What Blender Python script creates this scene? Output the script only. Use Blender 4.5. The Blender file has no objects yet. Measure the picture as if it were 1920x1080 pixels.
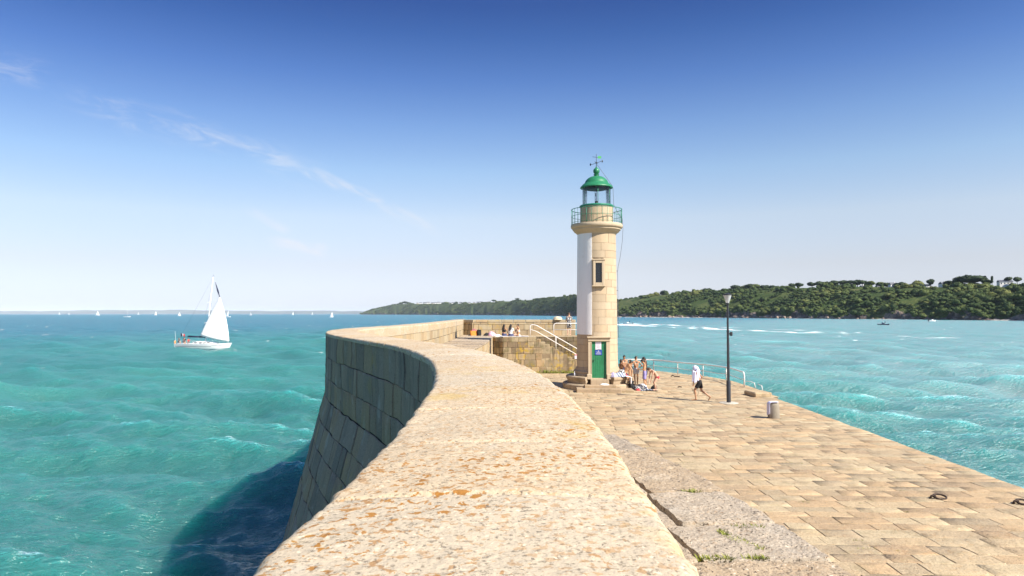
import bpy, math, random
import numpy as np
from mathutils import Vector, Matrix

R = random.Random(11)
RG = np.random.default_rng(5)
SC = bpy.context.scene
COL = SC.collection
PI = math.pi
# heights in metres: sea 0, quay, walkway on the wall, top of the parapet, camera
Q, WK, TOP, CAM = 2.70, 5.35, 6.52, 7.0
SUN = np.array([0.80 * math.cos(math.radians(41.5)), -0.60 * math.cos(math.radians(41.5)), math.sin(math.radians(41.5))])

# ---------------------------------------------------------------- noise
_T = np.random.default_rng(3).random(65536)
def vn(p, s=1.0):
    p = np.asarray(p, float) * s
    i = np.floor(p).astype(np.int64); f = p - i
    f = f * f * (3 - 2 * f)
    out = 0.0
    for a in (0, 1):
        wx = f[..., 0] if a else 1 - f[..., 0]
        for b in (0, 1):
            wy = f[..., 1] if b else 1 - f[..., 1]
            for c in (0, 1):
                wz = f[..., 2] if c else 1 - f[..., 2]
                h = ((i[..., 0] + a) * 73856093 ^ (i[..., 1] + b) * 19349663 ^ (i[..., 2] + c) * 83492791) & 0xffff
                out = out + wx * wy * wz * _T[h]
    return out * 2 - 1
def fbm(p, s=1.0, o=3):
    r, a = 0.0, 0.5
    for k in range(o):
        r = r + a * vn(np.asarray(p) + 17.3 * k, s); s *= 2.1; a *= 0.5
    return r

# ---------------------------------------------------------------- mesh builder
class MB:
    def __init__(s): s.v = []; s.f = []; s.t = []; s.n = 0; s.M = None; s.col = (0.5, 0.5, 0.5)
    def add(s, v, f, col=None):
        v = np.asarray(v, float).reshape(-1, 3)
        if s.M is not None: v = v @ s.M[:3, :3].T + s.M[:3, 3]
        f = np.asarray(f, np.int64)
        s.v.append(v); s.f.append((f + s.n)); s.n += len(v)
        s.t.append(np.tile(np.asarray(col if col is not None else s.col, float), (len(v), 1)) if np.ndim(col) < 2 else np.asarray(col, float))
        return s
    def grid(s, P, nu, nv, col=None, wrapu=False, flip=False):
        i = np.arange(nu if wrapu else nu - 1); j = np.arange(nv - 1)
        I, J = np.meshgrid(i, j, indexing='ij'); I2 = (I + 1) % nu
        q = np.stack([I * nv + J, I2 * nv + J, I2 * nv + J + 1, I * nv + J + 1], -1).reshape(-1, 4)
        if flip: q = q[:, ::-1]
        return s.add(np.asarray(P).reshape(-1, 3), q, col)
    def box(s, c, d, rz=0.0, b=0.0, rot=None, col=None):
        x, y, z = [0.5 * k for k in d]
        b = min(b, x * .9, y * .9, z * .9)
        if b <= 0:
            v = np.array([[i * x, j * y, k * z] for i in (-1, 1) for j in (-1, 1) for k in (-1, 1)])
            f = [(0, 1, 3, 2), (4, 6, 7, 5), (0, 4, 5, 1), (2, 3, 7, 6), (0, 2, 6, 4), (1, 5, 7, 3)]
            parts = [(v, f)]
        else:
            v, f = [], []
            idx = {}
            for i in (-1, 1):
                for j in (-1, 1):
                    for k in (-1, 1):
                        for ax in range(3):
                            p = [i * (x - b), j * (y - b), k * (z - b)]
                            p[ax] = (i * x, j * y, k * z)[ax]
                            idx[(i, j, k, ax)] = len(v); v.append(p)
            for ax in range(3):
                o1, o2 = [a for a in range(3) if a != ax]
                for sg in (-1, 1):
                    q = []
                    for a, c2 in ((-1, -1), (1, -1), (1, 1), (-1, 1)):
                        k = [0, 0, 0]; k[ax] = sg; k[o1] = a; k[o2] = c2
                        q.append(idx[(k[0], k[1], k[2], ax)])
                    f.append(q)
            for ax in range(3):
                o1, o2 = [a for a in range(3) if a != ax]
                for a in (-1, 1):
                    for c2 in (-1, 1):
                        k1 = [0, 0, 0]; k1[o1] = a; k1[o2] = c2; k2 = list(k1); k1[ax] = -1; k2[ax] = 1
                        f.append([idx[(*k1, o1)], idx[(*k2, o1)], idx[(*k2, o2)], idx[(*k1, o2)]])
            v = np.array(v); parts = [(v, f)]
            tri = [[idx[(i, j, k, 0)], idx[(i, j, k, 1)], idx[(i, j, k, 2)]] for i in (-1, 1) for j in (-1, 1) for k in (-1, 1)]
            f = f + [t + [t[2]] for t in []]
            parts = [(v, f), (None, tri)]
        m = np.eye(3)
        if rot is not None: m = np.array(Matrix(rot).to_3x3()) if not isinstance(rot, np.ndarray) else rot
        elif rz: m = np.array([[math.cos(rz), -math.sin(rz), 0], [math.sin(rz), math.cos(rz), 0], [0, 0, 1]])
        base = s.n
        v = parts[0][0] @ m.T + np.asarray(c, float)
        s.add(v, parts[0][1], col)
        if len(parts) > 1:
            s.f.append(np.asarray(parts[1][1], np.int64) + base)
        return s
    def tube(s, path, r, n=8, col=None, closed=False, caps=True):
        P = np.asarray(path, float); m = len(P)
        r = np.broadcast_to(np.asarray(r, float), (m,))
        T = np.gradient(P, axis=0)
        if closed: T = np.roll(P, -1, 0) - np.roll(P, 1, 0)
        T /= np.linalg.norm(T, axis=1)[:, None] + 1e-12
        up = np.array([0, 0, 1.0]) if abs(T[0][2]) < 0.9 else np.array([1.0, 0, 0])
        A = np.zeros((m, n, 3)); u = None
        for i in range(m):
            if u is None: u = np.cross(T[i], up)
            else: u = u - T[i] * (u @ T[i])
            u /= np.linalg.norm(u); w = np.cross(T[i], u)
            for k in range(n):
                a = 2 * PI * k / n
                A[i, k] = P[i] + r[i] * (math.cos(a) * u + math.sin(a) * w)
        q = []
        for i in range(m if closed else m - 1):
            i2 = (i + 1) % m
            for k in range(n):
                k2 = (k + 1) % n
                q.append((i * n + k, i * n + k2, i2 * n + k2, i2 * n + k))
        b0 = s.n
        s.add(A.reshape(-1, 3), q, col)
        if caps and not closed:
            for i, fl in ((0, True), (m - 1, False)):
                c = s.n; s.add([P[i]], np.zeros((0, 3), np.int64), col)
                t = [(c, b0 + i * n + k, b0 + i * n + (k + 1) % n) for k in range(n)]
                if fl: t = [x[::-1] for x in t]
                s.f.append(np.asarray(t, np.int64))
        return s
    def lathe(s, prof, c=(0, 0, 0), n=48, a0=0.0, a1=2 * PI, col=None):
        prof = np.asarray(prof, float); full = abs(a1 - a0 - 2 * PI) < 1e-6
        A = np.linspace(a0, a1, n + 1)[:-1] if full else np.linspace(a0, a1, n)
        P = np.stack([np.stack([prof[:, 0] * math.cos(a), prof[:, 0] * math.sin(a), prof[:, 1]], -1) for a in A])
        P = P + np.asarray(c, float)
        s.grid(P, len(A), len(prof), col, wrapu=full)
        if not full:                                     # close the two cut ends
            for P1, fl in ((P[0], 0), (P[-1], 1)):
                b = s.n; s.add(P1, np.zeros((0, 3), np.int64), col)
                idx = list(range(b, b + len(P1))); idx = idx if fl else idx[::-1]
                s.f.append(np.asarray([idx], np.int64))
        return s
    def ell(s, c, r, m=None, n=14, col=None):
        th = np.linspace(0, PI, n // 2 + 2); ph = np.linspace(0, 2 * PI, n + 1)[:-1]
        P = np.array([[[math.sin(t) * math.cos(p), math.sin(t) * math.sin(p), math.cos(t)] for t in th] for p in ph])
        P = P * np.asarray(r, float)
        if m is not None: P = P @ np.asarray(m).T
        return s.grid(P + np.asarray(c, float), n, len(th), col, wrapu=True)
    def prism(s, poly, z0, z1, col=None):
        n = len(poly); P = [(x, y, z0) for x, y in poly] + [(x, y, z1) for x, y in poly]
        b = s.n
        s.add(P, [(i, (i + 1) % n, n + (i + 1) % n, n + i) for i in range(n)], col)
        s.f.append(np.asarray([[b + n + i for i in range(n)]], np.int64)); s.f.append(np.asarray([[b + i for i in range(n)][::-1]], np.int64))
        return s
    def mesh(s, name, smooth=False, tint=False):
        V = np.concatenate(s.v) if s.v else np.zeros((0, 3))
        me = bpy.data.meshes.new(name)
        me.vertices.add(len(V)); me.vertices.foreach_set('co', V.astype(np.float32).ravel())
        loops, starts, tot = [], [], 0
        for f in s.f:
            if f.size == 0: continue
            k = f.shape[1]; loops.append(f.ravel()); starts.append(tot + np.arange(len(f)) * k); tot += f.size
        L = np.concatenate(loops).astype(np.int32); S = np.concatenate(starts).astype(np.int32)
        me.loops.add(len(L)); me.loops.foreach_set('vertex_index', L)
        me.polygons.add(len(S)); me.polygons.foreach_set('loop_start', S)
        me.update(calc_edges=True); me.validate()
        me.polygons.foreach_set('use_smooth', np.full(len(me.polygons), bool(smooth)))
        if tint:
            a = me.color_attributes.new('tint', 'FLOAT_COLOR', 'POINT')
            t = np.concatenate(s.t); t = np.concatenate([t, np.ones((len(t), 1))], 1)
            a.data.foreach_set('color', t.astype(np.float32).ravel())
        return me
    def build(s, name, mat, parent=None, smooth=False, tint=False, angle=None):
        me = s.mesh(name, smooth or angle is not None, tint)
        if angle is not None: me.set_sharp_from_angle(angle=math.radians(angle))
        return link(name, me, mat, parent)

def link(name, me, mat=None, parent=None):
    o = bpy.data.objects.new(name, me)
    COL.objects.link(o)
    if mat is not None and me is not None:
        if not me.materials: me.materials.append(mat)
    if parent is not None: o.parent = parent
    return o
def empty(name, loc=(0, 0, 0), rz=0.0):
    o = bpy.data.objects.new(name, None); COL.objects.link(o)
    o.location = loc; o.rotation_euler = (0, 0, rz); o.empty_display_size = 0.2
    return o
def tag(o, label=None, cat=None, group=None, kind=None):
    if label: o['label'] = label
    if cat: o['category'] = cat
    if group: o['group'] = group
    if kind: o['kind'] = kind
    return o
def copy_tree(o, parent=None):
    c = o.copy(); COL.objects.link(c)
    if parent is not None: c.parent = parent
    for ch in [x for x in bpy.data.objects if x.parent == o]: copy_tree(ch, c)
    return c

# ---------------------------------------------------------------- masonry: real blocks with chamfered joints laid on any surface P(u, v)
def course_blocks(us, vs, rnd, lo, hi, holes=()):
    """rectangles (ua, ub, va, vb): courses between successive vs, random lengths, broken at holes (u0,u1,v0,v1)"""
    out = []
    for va, vb in zip(vs[:-1], vs[1:]):
        vm = 0.5 * (va + vb)
        segs = [(us[0], us[1])]
        for (h0, h1, k0, k1) in holes:
            if k0 < vm < k1:
                n = []
                for a, b in segs:
                    if h1 <= a or h0 >= b: n.append((a, b)); continue
                    if h0 > a: n.append((a, h0))
                    if h1 < b: n.append((h1, b))
                segs = n
        for a, b in segs:
            x = a; first = True
            while x < b - 1e-6:
                L = rnd.uniform(lo, hi) * (rnd.uniform(.35, 1) if first else 1); first = False
                y = x + L
                if b - y < lo * .5: y = b
                out.append((x, y, va, vb)); x = y
    return out
def lay(mb, P, rects, gap=.012, bev=.02, dep=.03, jit=.006, du=.3, dv=.3, rough=0.0, rs=6.0, sign=1, tilt=0.0, wob=0.0, tints=None, gapvar=None):
    for k, (ua, ub, va, vb) in enumerate(rects):
        g = gap * .5 * (R.choice(gapvar) if gapvar else 1); b = min(bev, (ub - ua) * .3, (vb - va) * .3)
        nu = max(2, int((ub - ua) / du) + 1); nv = max(2, int((vb - va) / dv) + 1)
        U = np.concatenate([[ua + g], np.linspace(ua + g + b, ub - g - b, nu), [ub - g]])
        V = np.concatenate([[va + g], np.linspace(va + g + b, vb - g - b, nv), [vb - g]])
        UU, VV = np.meshgrid(U, V, indexing='ij')
        if wob:
            w = np.stack([UU, VV, np.full_like(UU, 3.3)], -1)
            UU = UU + wob * vn(w + 9.1, 2.3) ; VV = VV + wob * vn(w + 31.7, 2.3)
        e = 1e-3
        p = P(UU.ravel(), VV.ravel())
        n = np.cross(P(UU.ravel() + e, VV.ravel()) - p, P(UU.ravel(), VV.ravel() + e) - p)
        n *= sign / (np.linalg.norm(n, axis=1)[:, None] + 1e-15)
        off = np.full(UU.shape, R.uniform(-jit, jit))
        if tilt:
            off = off + R.uniform(-tilt, tilt) * (UU - (ua + ub) / 2) + R.uniform(-tilt, tilt) * (VV - (va + vb) / 2)
        if rough: off = off + rough * fbm(p, rs, 3).reshape(UU.shape)
        off[0, :] -= dep; off[-1, :] -= dep; off[:, 0] -= dep; off[:, -1] -= dep
        off[0, :] = np.minimum(off[0, :], -dep * .6)
        p = p + n * off.reshape(-1, 1)
        t = (R.random(), R.random(), R.random()) if tints is None else tints(k)
        mb.grid(p, len(U), len(V), t, flip=(sign < 0))
    return mb

# ---------------------------------------------------------------- node helpers
class NT:
    def __init__(s, tree): s.t = tree; s.t.nodes.clear()
    def n(s, typ, ins=None, **at):
        nd = s.t.nodes.new(typ)
        for k, v in at.items(): setattr(nd, k, v)
        for k, v in (ins or {}).items(): s.set(nd.inputs[k], v)
        return nd
    def set(s, sock, v):
        if isinstance(v, bpy.types.NodeSocket): s.t.links.new(v, sock)
        elif isinstance(v, bpy.types.Node): s.t.links.new(v.outputs[0], sock)
        else:
            if sock.type == 'RGBA' and len(v) == 3: v = (*v, 1.0)
            sock.default_value = v
    def m(s, op, a, b=None, c=None, clamp=False):
        nd = s.t.nodes.new('ShaderNodeMath'); nd.operation = op; nd.use_clamp = clamp
        for k, v in enumerate((a, b, c)):
            if v is not None: s.set(nd.inputs[k], v)
        return nd.outputs[0]
    def ramp(s, x, a, b, smooth=True, o0=0.0, o1=1.0):
        nd = s.n('ShaderNodeMapRange', {0: x, 1: a, 2: b, 3: o0, 4: o1}); nd.clamp = True
        if smooth: nd.interpolation_type = 'SMOOTHSTEP'
        return nd.outputs[0]
    def noise(s, vec, scale, detail=3.0, rough=.55, dist=0.0):
        return s.n('ShaderNodeTexNoise', {'Vector': vec, 'Scale': scale, 'Detail': detail, 'Roughness': rough, 'Distortion': dist}).outputs[0]
    def mix(s, f, a, b, mode='MIX'):
        nd = s.t.nodes.new('ShaderNodeMix'); nd.data_type = 'RGBA'; nd.blend_type = mode
        s.set(nd.inputs[0], f); s.set(nd.inputs[6], a); s.set(nd.inputs[7], b)
        return nd.outputs[2]
    def scl(s, vec, k):
        return s.n('ShaderNodeMapping', {'Vector': vec, 'Scale': k}).outputs[0]
    def bump(s, h, strength=.5, dist=.01, normal=None):
        ins = {'Height': h, 'Strength': strength, 'Distance': dist}
        if normal is not None: ins['Normal'] = normal
        return s.n('ShaderNodeBump', ins).outputs[0]
    def out(s, surf=None, vol=None):
        o = s.t.nodes.new('ShaderNodeOutputMaterial')
        if surf is not None: s.set(o.inputs['Surface'], surf)
        if vol is not None: s.set(o.inputs['Volume'], vol)
def newmat(name):
    m = bpy.data.materials.new(name); m.use_nodes = True
    return m, NT(m.node_tree)
def bsdf(t, col, rough=.6, metal=0.0, normal=None, spec=.5, **kw):
    ins = {'Base Color': col, 'Roughness': rough, 'Metallic': metal, 'Specular IOR Level': spec}
    if normal is not None: ins['Normal'] = normal
    ins.update(kw)
    return t.n('ShaderNodeBsdfPrincipled', ins).outputs[0]
def simple(name, col, rough=.6, metal=0.0, var=.12, scale=6.0, bump=0.0, bscale=60.0, spec=.5, coord='Object'):
    m, t = newmat(name)
    co = t.n('ShaderNodeTexCoord').outputs[coord]
    n = t.noise(co, scale, 4)
    dk = tuple(c * (1 - var * 1.6) for c in col); lt = tuple(min(1, c * (1 + var)) for c in col)
    c = t.mix(t.ramp(n, .3, .7), dk, lt)
    nm = t.bump(t.noise(co, bscale, 3), bump, .01) if bump else None
    t.out(bsdf(t, c, rough, metal, nm, spec))
    return m
def stone(name, base, warm, dark, speck=90.0, spk=.25, tintamt=.5, lichen=None, moss=0.0, bump=.5, bdist=.006, bscale=55.0, stain=.35, yellow=0.0, grain=1.0, white=0.0, streak=0.0, lsize=34.0, ylo=.55, tide=0.0):
    """granite: per-block tint (attribute), mineral speckle, broad stains, optional lichen flecks, yellow crusts, moss"""
    m, t = newmat(name)
    co = t.n('ShaderNodeTexCoord').outputs['Object']
    tn = t.n('ShaderNodeAttribute', attribute_name='tint').outputs['Color']
    sep = t.n('ShaderNodeSeparateColor', {0: tn})
    tr, tg, tb = sep.outputs
    c = t.mix(t.ramp(tg, .1, .95), base, warm)
    c = t.mix(t.m('MULTIPLY', t.ramp(tr, .45, 1.0), tintamt), c, dark)
    st = t.noise(co, 1.3, 5, .6)
    c = t.mix(t.m('MULTIPLY', t.ramp(st, .48, .72), stain), c, dark)
    n2 = t.noise(co, 7.0, 5, .65)
    c = t.mix(t.m('MULTIPLY', t.ramp(n2, .5, .75), stain * .8), c, tuple(k * .72 for k in base))
    # minerals
    s1 = t.noise(co, speck, 2, .6)
    c = t.mix(t.m('MULTIPLY', t.ramp(s1, .56, .68), spk), c, tuple(k * .35 for k in dark))
    s2 = t.noise(co, speck * .8, 2, .6, .3)
    c = t.mix(t.m('MULTIPLY', t.ramp(s2, .60, .72), spk * 1.1), c, tuple(min(.8, k * 1.5) for k in base))
    if white:
        w = t.m('MULTIPLY', t.ramp(t.noise(co, 2.1, 4, .6), .56, .70), white)
        c = t.mix(w, c, (.52, .50, .45))
    if lichen is not None:
        cl = t.ramp(t.noise(co, 1.7, 3, .6), .42, .62)
        l1 = t.ramp(t.noise(co, lsize, 3, .62, .4), .545, .60)
        c = t.mix(t.m('MULTIPLY', t.m('MULTIPLY', l1, t.m('ADD', t.m('MULTIPLY', cl, .6), .4)), lichen), c, t.mix(t.noise(co, 20.0), (.25, .10, .02), (.42, .21, .045)))
        l2 = t.ramp(t.noise(co, lsize * 1.7, 3, .65), .61, .66)
        c = t.mix(t.m('MULTIPLY', l2, .65 * lichen), c, (.07, .06, .05))
    if yellow:
        yb = t.ramp(t.noise(t.scl(co, (1, 1, .55)), 1.1, 3, .5), ylo, ylo + .11)
        yl = t.ramp(t.noise(co, 3.8, 4, .6), .47, .60)
        c = t.mix(t.m('MULTIPLY', t.m('MULTIPLY', yl, yb), yellow), c, (.46, .30, .035))
    if streak:
        sk = t.ramp(t.noise(t.scl(co, (5.0, 5.0, .35)), 1.0, 4, .6), .5, .7)
        c = t.mix(t.m('MULTIPLY', sk, streak), c, tuple(k * .5 for k in dark))
    if moss:
        mo = t.ramp(t.noise(co, 2.6, 4, .6), .52, .66)
        c = t.mix(t.m('MULTIPLY', mo, moss), c, (.10, .12, .02))
    if tide:                                             # weed and black algae between the tide marks
        zz = t.n('ShaderNodeSeparateXYZ', {0: co}).outputs[2]
        td = t.ramp(t.m('ADD', zz, t.m('MULTIPLY', t.noise(co, 1.6, 5, .65), 1.3)), 1.1, 2.1, True, 1, 0)
        c = t.mix(t.m('MULTIPLY', td, .85 * tide), c, t.mix(t.ramp(t.noise(co, 3.5, 4), .45, .6), (.022, .026, .014), (.06, .058, .022)))
    h = t.m('ADD', t.noise(co, bscale, 4, .65), t.m('MULTIPLY', t.noise(co, bscale * .22, 4, .6), 1.6))
    nm = t.bump(h, bump, bdist)
    t.out(bsdf(t, c, .85, 0, nm, .25))
    return m
SKY_DUST, SKY_OZONE, AIR = .3, 4.0, 1.0
SKY_HUE, SKY_SAT, SKY_GAMMA, SKY_TINT, SKY_STR = .5, 1.0, 1.0, (1, 1, 1), .10
SKY_GRADE = [(0.0, (.64, .68, .94)), (1.0, (.80, .86, .98)), (.023, (.70, .675, .87)), (.0687, (.88, .70, .715)), (.1365, (1.13, .875, .77)), (.2024, (.98, .89, .84)), (.2657, (.72, .745, .83)), (.3257, (.46, .555, .76)), (.3821, (.28, .395, .63)), (.4174, (.22, .315, .555)), (.6, (.58, .66, .84))]
CLOUD = (4.6, 4.6, 4.8)
EXPO = .96
WAVE_DIR, WAVE_H = 205, 1.5
SEA_A, SEA_B, SEA_C, SEA_D = (.036, .172, .160), (.054, .222, .196), (.056, .165, .215), (.150, .275, .285)
SEA_RK, SEA_BUMP = .5, 1.0
HAZE = 3.2e-5
SEA_SSS = 0.95
# ================================================================ camera, sun, sky
cd = bpy.data.cameras.new('camera'); cam = bpy.data.objects.new('camera', cd); COL.objects.link(cam)
cam.location = (0, 0, CAM); cam.rotation_euler = (math.radians(90 + 2.15), 0, 0)
cd.sensor_width = 36; cd.lens = 24; cd.clip_end = 90000; cd.clip_start = .05
cd.dof.use_dof = True; cd.dof.focus_distance = 9.0; cd.dof.aperture_fstop = 13.0
SC.camera = cam
sl = bpy.data.lights.new('sun', 'SUN'); so = bpy.data.objects.new('sun', sl); COL.objects.link(so)
sl.energy = 4.8; sl.angle = math.radians(.53); sl.color = (1, .93, .81)
so.rotation_euler = Vector(SUN).to_track_quat('Z', 'Y').to_euler()
so.location = (20, -20, 40)
w = bpy.data.worlds.new('World'); SC.world = w; w.use_nodes = True
t = NT(w.node_tree)
sky = t.n('ShaderNodeTexSky'); sky.sky_type = 'NISHITA'; sky.sun_disc = False
sky.sun_elevation = math.radians(41.5); sky.sun_rotation = math.atan2(SUN[0], SUN[1])
sky.air_density = AIR; sky.dust_density = SKY_DUST; sky.ozone_density = SKY_OZONE
dirv = t.n('ShaderNodeTexCoord').outputs['Generated']
sx, sy, sz = t.n('ShaderNodeSeparateXYZ', {0: dirv}).outputs
yy = t.m('MAXIMUM', sy, .05)
u_ = t.m('DIVIDE', sx, yy); v_ = t.m('DIVIDE', sz, yy)
def cirrus(pts, width, gain, stretch=(5.0, 20.0), lo=.42, hi=.75):
    """a streak of thin ice cloud high over the sea along a line of sky directions"""
    (a0, b0), (a1, b1) = pts
    L = math.hypot(a1 - a0, b1 - b0); ca, sa = (a1 - a0) / L, (b1 - b0) / L
    du = t.m('SUBTRACT', u_, a0); dv = t.m('SUBTRACT', v_, b0)
    p = t.m('ADD', t.m('MULTIPLY', du, ca), t.m('MULTIPLY', dv, sa))
    q = t.m('SUBTRACT', t.m('MULTIPLY', dv, ca), t.m('MULTIPLY', du, sa))
    vec = t.n('ShaderNodeCombineXYZ', {0: t.m('MULTIPLY', p, stretch[0]), 1: t.m('MULTIPLY', q, stretch[1]), 2: a0 * 7}).outputs[0]
    nz = t.n('ShaderNodeTexNoise', {'Vector': vec, 'Scale': 2.6, 'Detail': 12.0, 'Roughness': .66, 'Distortion': .9}).outputs[0]
    wob = t.m('MULTIPLY', t.m('SUBTRACT', t.noise(vec, .9, 4), .5), width * 2.2)
    aq = t.m('ABSOLUTE', t.m('ADD', q, wob))
    mk = t.ramp(aq, 0, width, True, 1, 0)
    e = t.m('MULTIPLY', t.ramp(p, -.02, L * .35), t.ramp(p, L * .8, L * 1.04, True, 1, 0))
    return t.m('MULTIPLY', t.m('MULTIPLY', t.ramp(nz, lo, hi), mk), t.m('MULTIPLY', e, gain))
PXD = lambda x, y: ((x - 960) / 1280, (588 - y) / 1280)
ci = None
for pts, wd, g, lo in (((PXD(500, 285), PXD(835, 440)), .015, .62, .36), ((PXD(90, 165), PXD(620, 330)), .032, .42, .40), ((PXD(-120, 90), PXD(90, 140)), .035, .3, .40),
                   ((PXD(510, 455), PXD(615, 472)), .016, .9, .27), ((PXD(460, 395), PXD(545, 440)), .012, .45, .30)):
    c = cirrus(pts, wd, g, lo=lo); ci = c if ci is None else t.m('MAXIMUM', ci, c)
ci = t.m('MULTIPLY', ci, t.ramp(sy, .1, .3))
skc = t.n('ShaderNodeHueSaturation', {'Hue': SKY_HUE, 'Saturation': SKY_SAT, 'Value': 1.0, 'Color': sky.outputs[0]}).outputs[0]
skc = t.n('ShaderNodeGamma', {0: skc, 1: SKY_GAMMA}).outputs[0]
gr = t.n('ShaderNodeValToRGB', {0: t.m('MAXIMUM', sz, 0.0)})
el = gr.color_ramp; el.interpolation = 'LINEAR'
for k, (pz, c) in enumerate(SKY_GRADE):
    e = el.elements[k] if k < 2 else el.elements.new(pz)
    e.position = pz; e.color = (*[x / 1.2 for x in c], 1)
skc = t.mix(1.0, skc, gr.outputs[0], 'MULTIPLY')
skc = t.mix(1.0, skc, tuple(1.2 * x for x in SKY_TINT), 'MULTIPLY')
skc = t.mix(t.ramp(sx, -.62, .12, True, 1, 0), skc, t.mix(1.0, skc, (.83, .865, .915), 'MULTIPLY'))
skc = t.mix(ci, skc, CLOUD)
bg = t.n('ShaderNodeBackground', {'Color': skc, 'Strength': SKY_STR})
wo = t.t.nodes.new('ShaderNodeOutputWorld'); t.set(wo.inputs['Surface'], bg)
SC.view_settings.view_transform = 'Standard'; SC.view_settings.look = 'None'
SC.view_settings.exposure = EXPO; SC.view_settings.gamma = 1.0
SC.cycles.max_bounces = 8; SC.cycles.volume_bounces = 0; SC.cycles.transparent_max_bounces = 12
SC.cycles.caustics_reflective = False; SC.cycles.caustics_refractive = False
SC.cycles.use_denoising = True
SC.cycles.sample_clamp_indirect = 6

# ================================================================ sea
def build_sea():
    # rings round the mole: spacing grows with distance, finest where the waves are seen closest
    r = [2.5]
    while r[-1] < 24000:
        d = r[-1]
        r.append(d + max(.10, d * (.0055 if d < 70 else .009 if d < 900 else .03 if d < 6000 else .12)))
    r = np.array(r)
    a = np.concatenate([np.linspace(-180, -62, 60)[:-1], np.linspace(-62, 62, 1150), np.linspace(62, 180, 60)[1:-1]])
    A = np.radians(a)
    Rr, AA = np.meshgrid(r, A, indexing='ij')
    X = (Rr * np.sin(AA)).ravel(); Y = (Rr * np.cos(AA)).ravel()
    n = len(X); X0, Y0 = X.copy(), Y.copy()
    sp = np.gradient(r); SPC = np.maximum(np.repeat(sp, len(A)), Rr.ravel() * .0019)
    Z = np.zeros(n); DX = np.zeros(n); DY = np.zeros(n); J = np.zeros(n); var = np.zeros(n)
    g = np.random.default_rng(21)
    nw = 96
    lam = np.exp(np.linspace(math.log(.5), math.log(17), nw)) * g.uniform(.94, 1.06, nw)
    # gust pattern
    gust = 1 + .35 * fbm(np.stack([X0, Y0, 0 * X0], -1), 1 / 45., 2)
    act = Rr.ravel() < 2500
    for k in range(nw):
        L = lam[k]; K = 2 * PI / L
        th = math.radians(WAVE_DIR) + g.normal(0, .42 + .25 * (L < 3))
        amp = WAVE_H * .0060 * L ** (.92) * np.interp(L, [.5, 1.5, 3, 6, 10, 17], [1.0, 1.08, 1.0, 1.0, 1.05, .95])
        fade = np.clip((L / SPC - 2.2) / 2.2, 0, 1)
        ii = np.nonzero((fade > 0) & act)[0]
        dx, dy = math.sin(th), math.cos(th)
        ph = K * (X0[ii] * dx + Y0[ii] * dy) + g.uniform(0, 2 * PI)
        # keep crests short: warp the phase slowly
        ph = ph + 1.5 * np.sin((X0[ii] * dy - Y0[ii] * dx) * K * .21 + k * 1.7)
        am = amp * fade[ii] * gust[ii]
        c, s_ = np.cos(ph), np.sin(ph)
        Z[ii] += am * c; DX[ii] -= dx * am * s_ * .85; DY[ii] -= dy * am * s_ * .85
        J[ii] += K * am * c
        var += (1 - fade ** 2) * .5 * (K * amp) ** 2
    var[~act] = var[act].max() if act.any() else .04
    X += DX; Y += DY
    P = np.stack([X, Y, Z], -1)
    nr, na = len(r), len(A)
    # foam: breaking crests, and the wakes left by speedboats on the far water
    P2 = np.stack([X0, Y0, 0 * X0], -1)
    pat = fbm(P2, 1 / 9., 3) + .7 * fbm(P2, 1 / 60., 2)
    near = np.clip(SPC / 2.5, 0, 1)
    foam = .6 * np.clip((J - (1.02 - .26 * near)) / .22, 0, 1) * np.clip((pat - .16) / .2, 0, 1)
    bits = np.clip((fbm(P2 * [1, .8, 1], 1 / 2.4, 2) - .475) / .06, 0, 1) * np.clip((SPC - .5) / 1.0, 0, 1) * (Rr.ravel() < 1500)
    foam = np.maximum(foam, .62 * bits * np.clip((pat + .1) / .25, 0, 1))
    def W(px, py): d = 7 * 1280 / (py - 588); return ((px - 960) / 1280 * d, d)
    def wake(pts, wid, strength, frac):
        nonlocal foam
        pts = [W(*p) for p in pts]
        best = np.full(n, 1e9); tt = np.zeros(n); acc = 0
        L = [0] + list(np.cumsum([math.dist(a, b) for a, b in zip(pts[:-1], pts[1:])]))
        for (a, b, l0, l1) in zip(pts[:-1], pts[1:], L[:-1], L[1:]):
            ex, ey = b[0] - a[0], b[1] - a[1]; q = ex * ex + ey * ey
            s = np.clip(((X0 - a[0]) * ex + (Y0 - a[1]) * ey) / q, 0, 1)
            d = np.hypot(X0 - a[0] - s * ex, Y0 - a[1] - s * ey)
            m = d < best; best[m] = d[m]; tt[m] = (l0 + s[m] * (l1 - l0)) / L[-1]
        ww = np.interp(tt, [0, .05, .25, 1], wid)
        nz = fbm(P2, 1 / 7., 3) * .9 + .6 * fbm(P2, 1 / 28., 2)
        f = np.clip(1.30 - best / ww + nz * .35, 0, 1) * np.clip((nz - np.interp(tt, [0, .35, .7, 1], frac)) / .4, .0, 1) * (best < ww * 1.8)
        foam = np.maximum(foam, f * strength)
    wake([(1171, 609), (1215, 612), (1300, 615.5), (1390, 620), (1490, 623.5)], (11, 9, 4.5, 3.5), 1.0, (-1.2, -1.1, -.9, -.8))
    wake([(1490, 624), (1600, 628), (1700, 631.5), (1960, 640)], (3.2, 3.2, 3, 2.6), .55, (-.7, -.5, -.4, -.3))
    wake([(1216, 608.5), (1330, 613.5), (1390, 615)], (5, 4, 3.5, 2.5), .7, (-.6, -.5, -.35, -.2))
    wake([(1415, 617), (1470, 618), (1530, 621), (1640, 627), (1700, 628)], (4.5, 4, 3.2, 3), .6, (-.5, -.4, -.3, -.2))
    wake([(1185, 606.5), (1172, 607.5), (1150, 607)], (7, 7, 7, 6), .9, (-.4, -.3, -.2, .0))
    # churned water round the yacht
    wake([(335, 653), (380, 656.5), (436, 655.5), (444, 657)], (.4, .45, .4, .3), .4, (-.45, -.3, -.1, .1))
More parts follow.
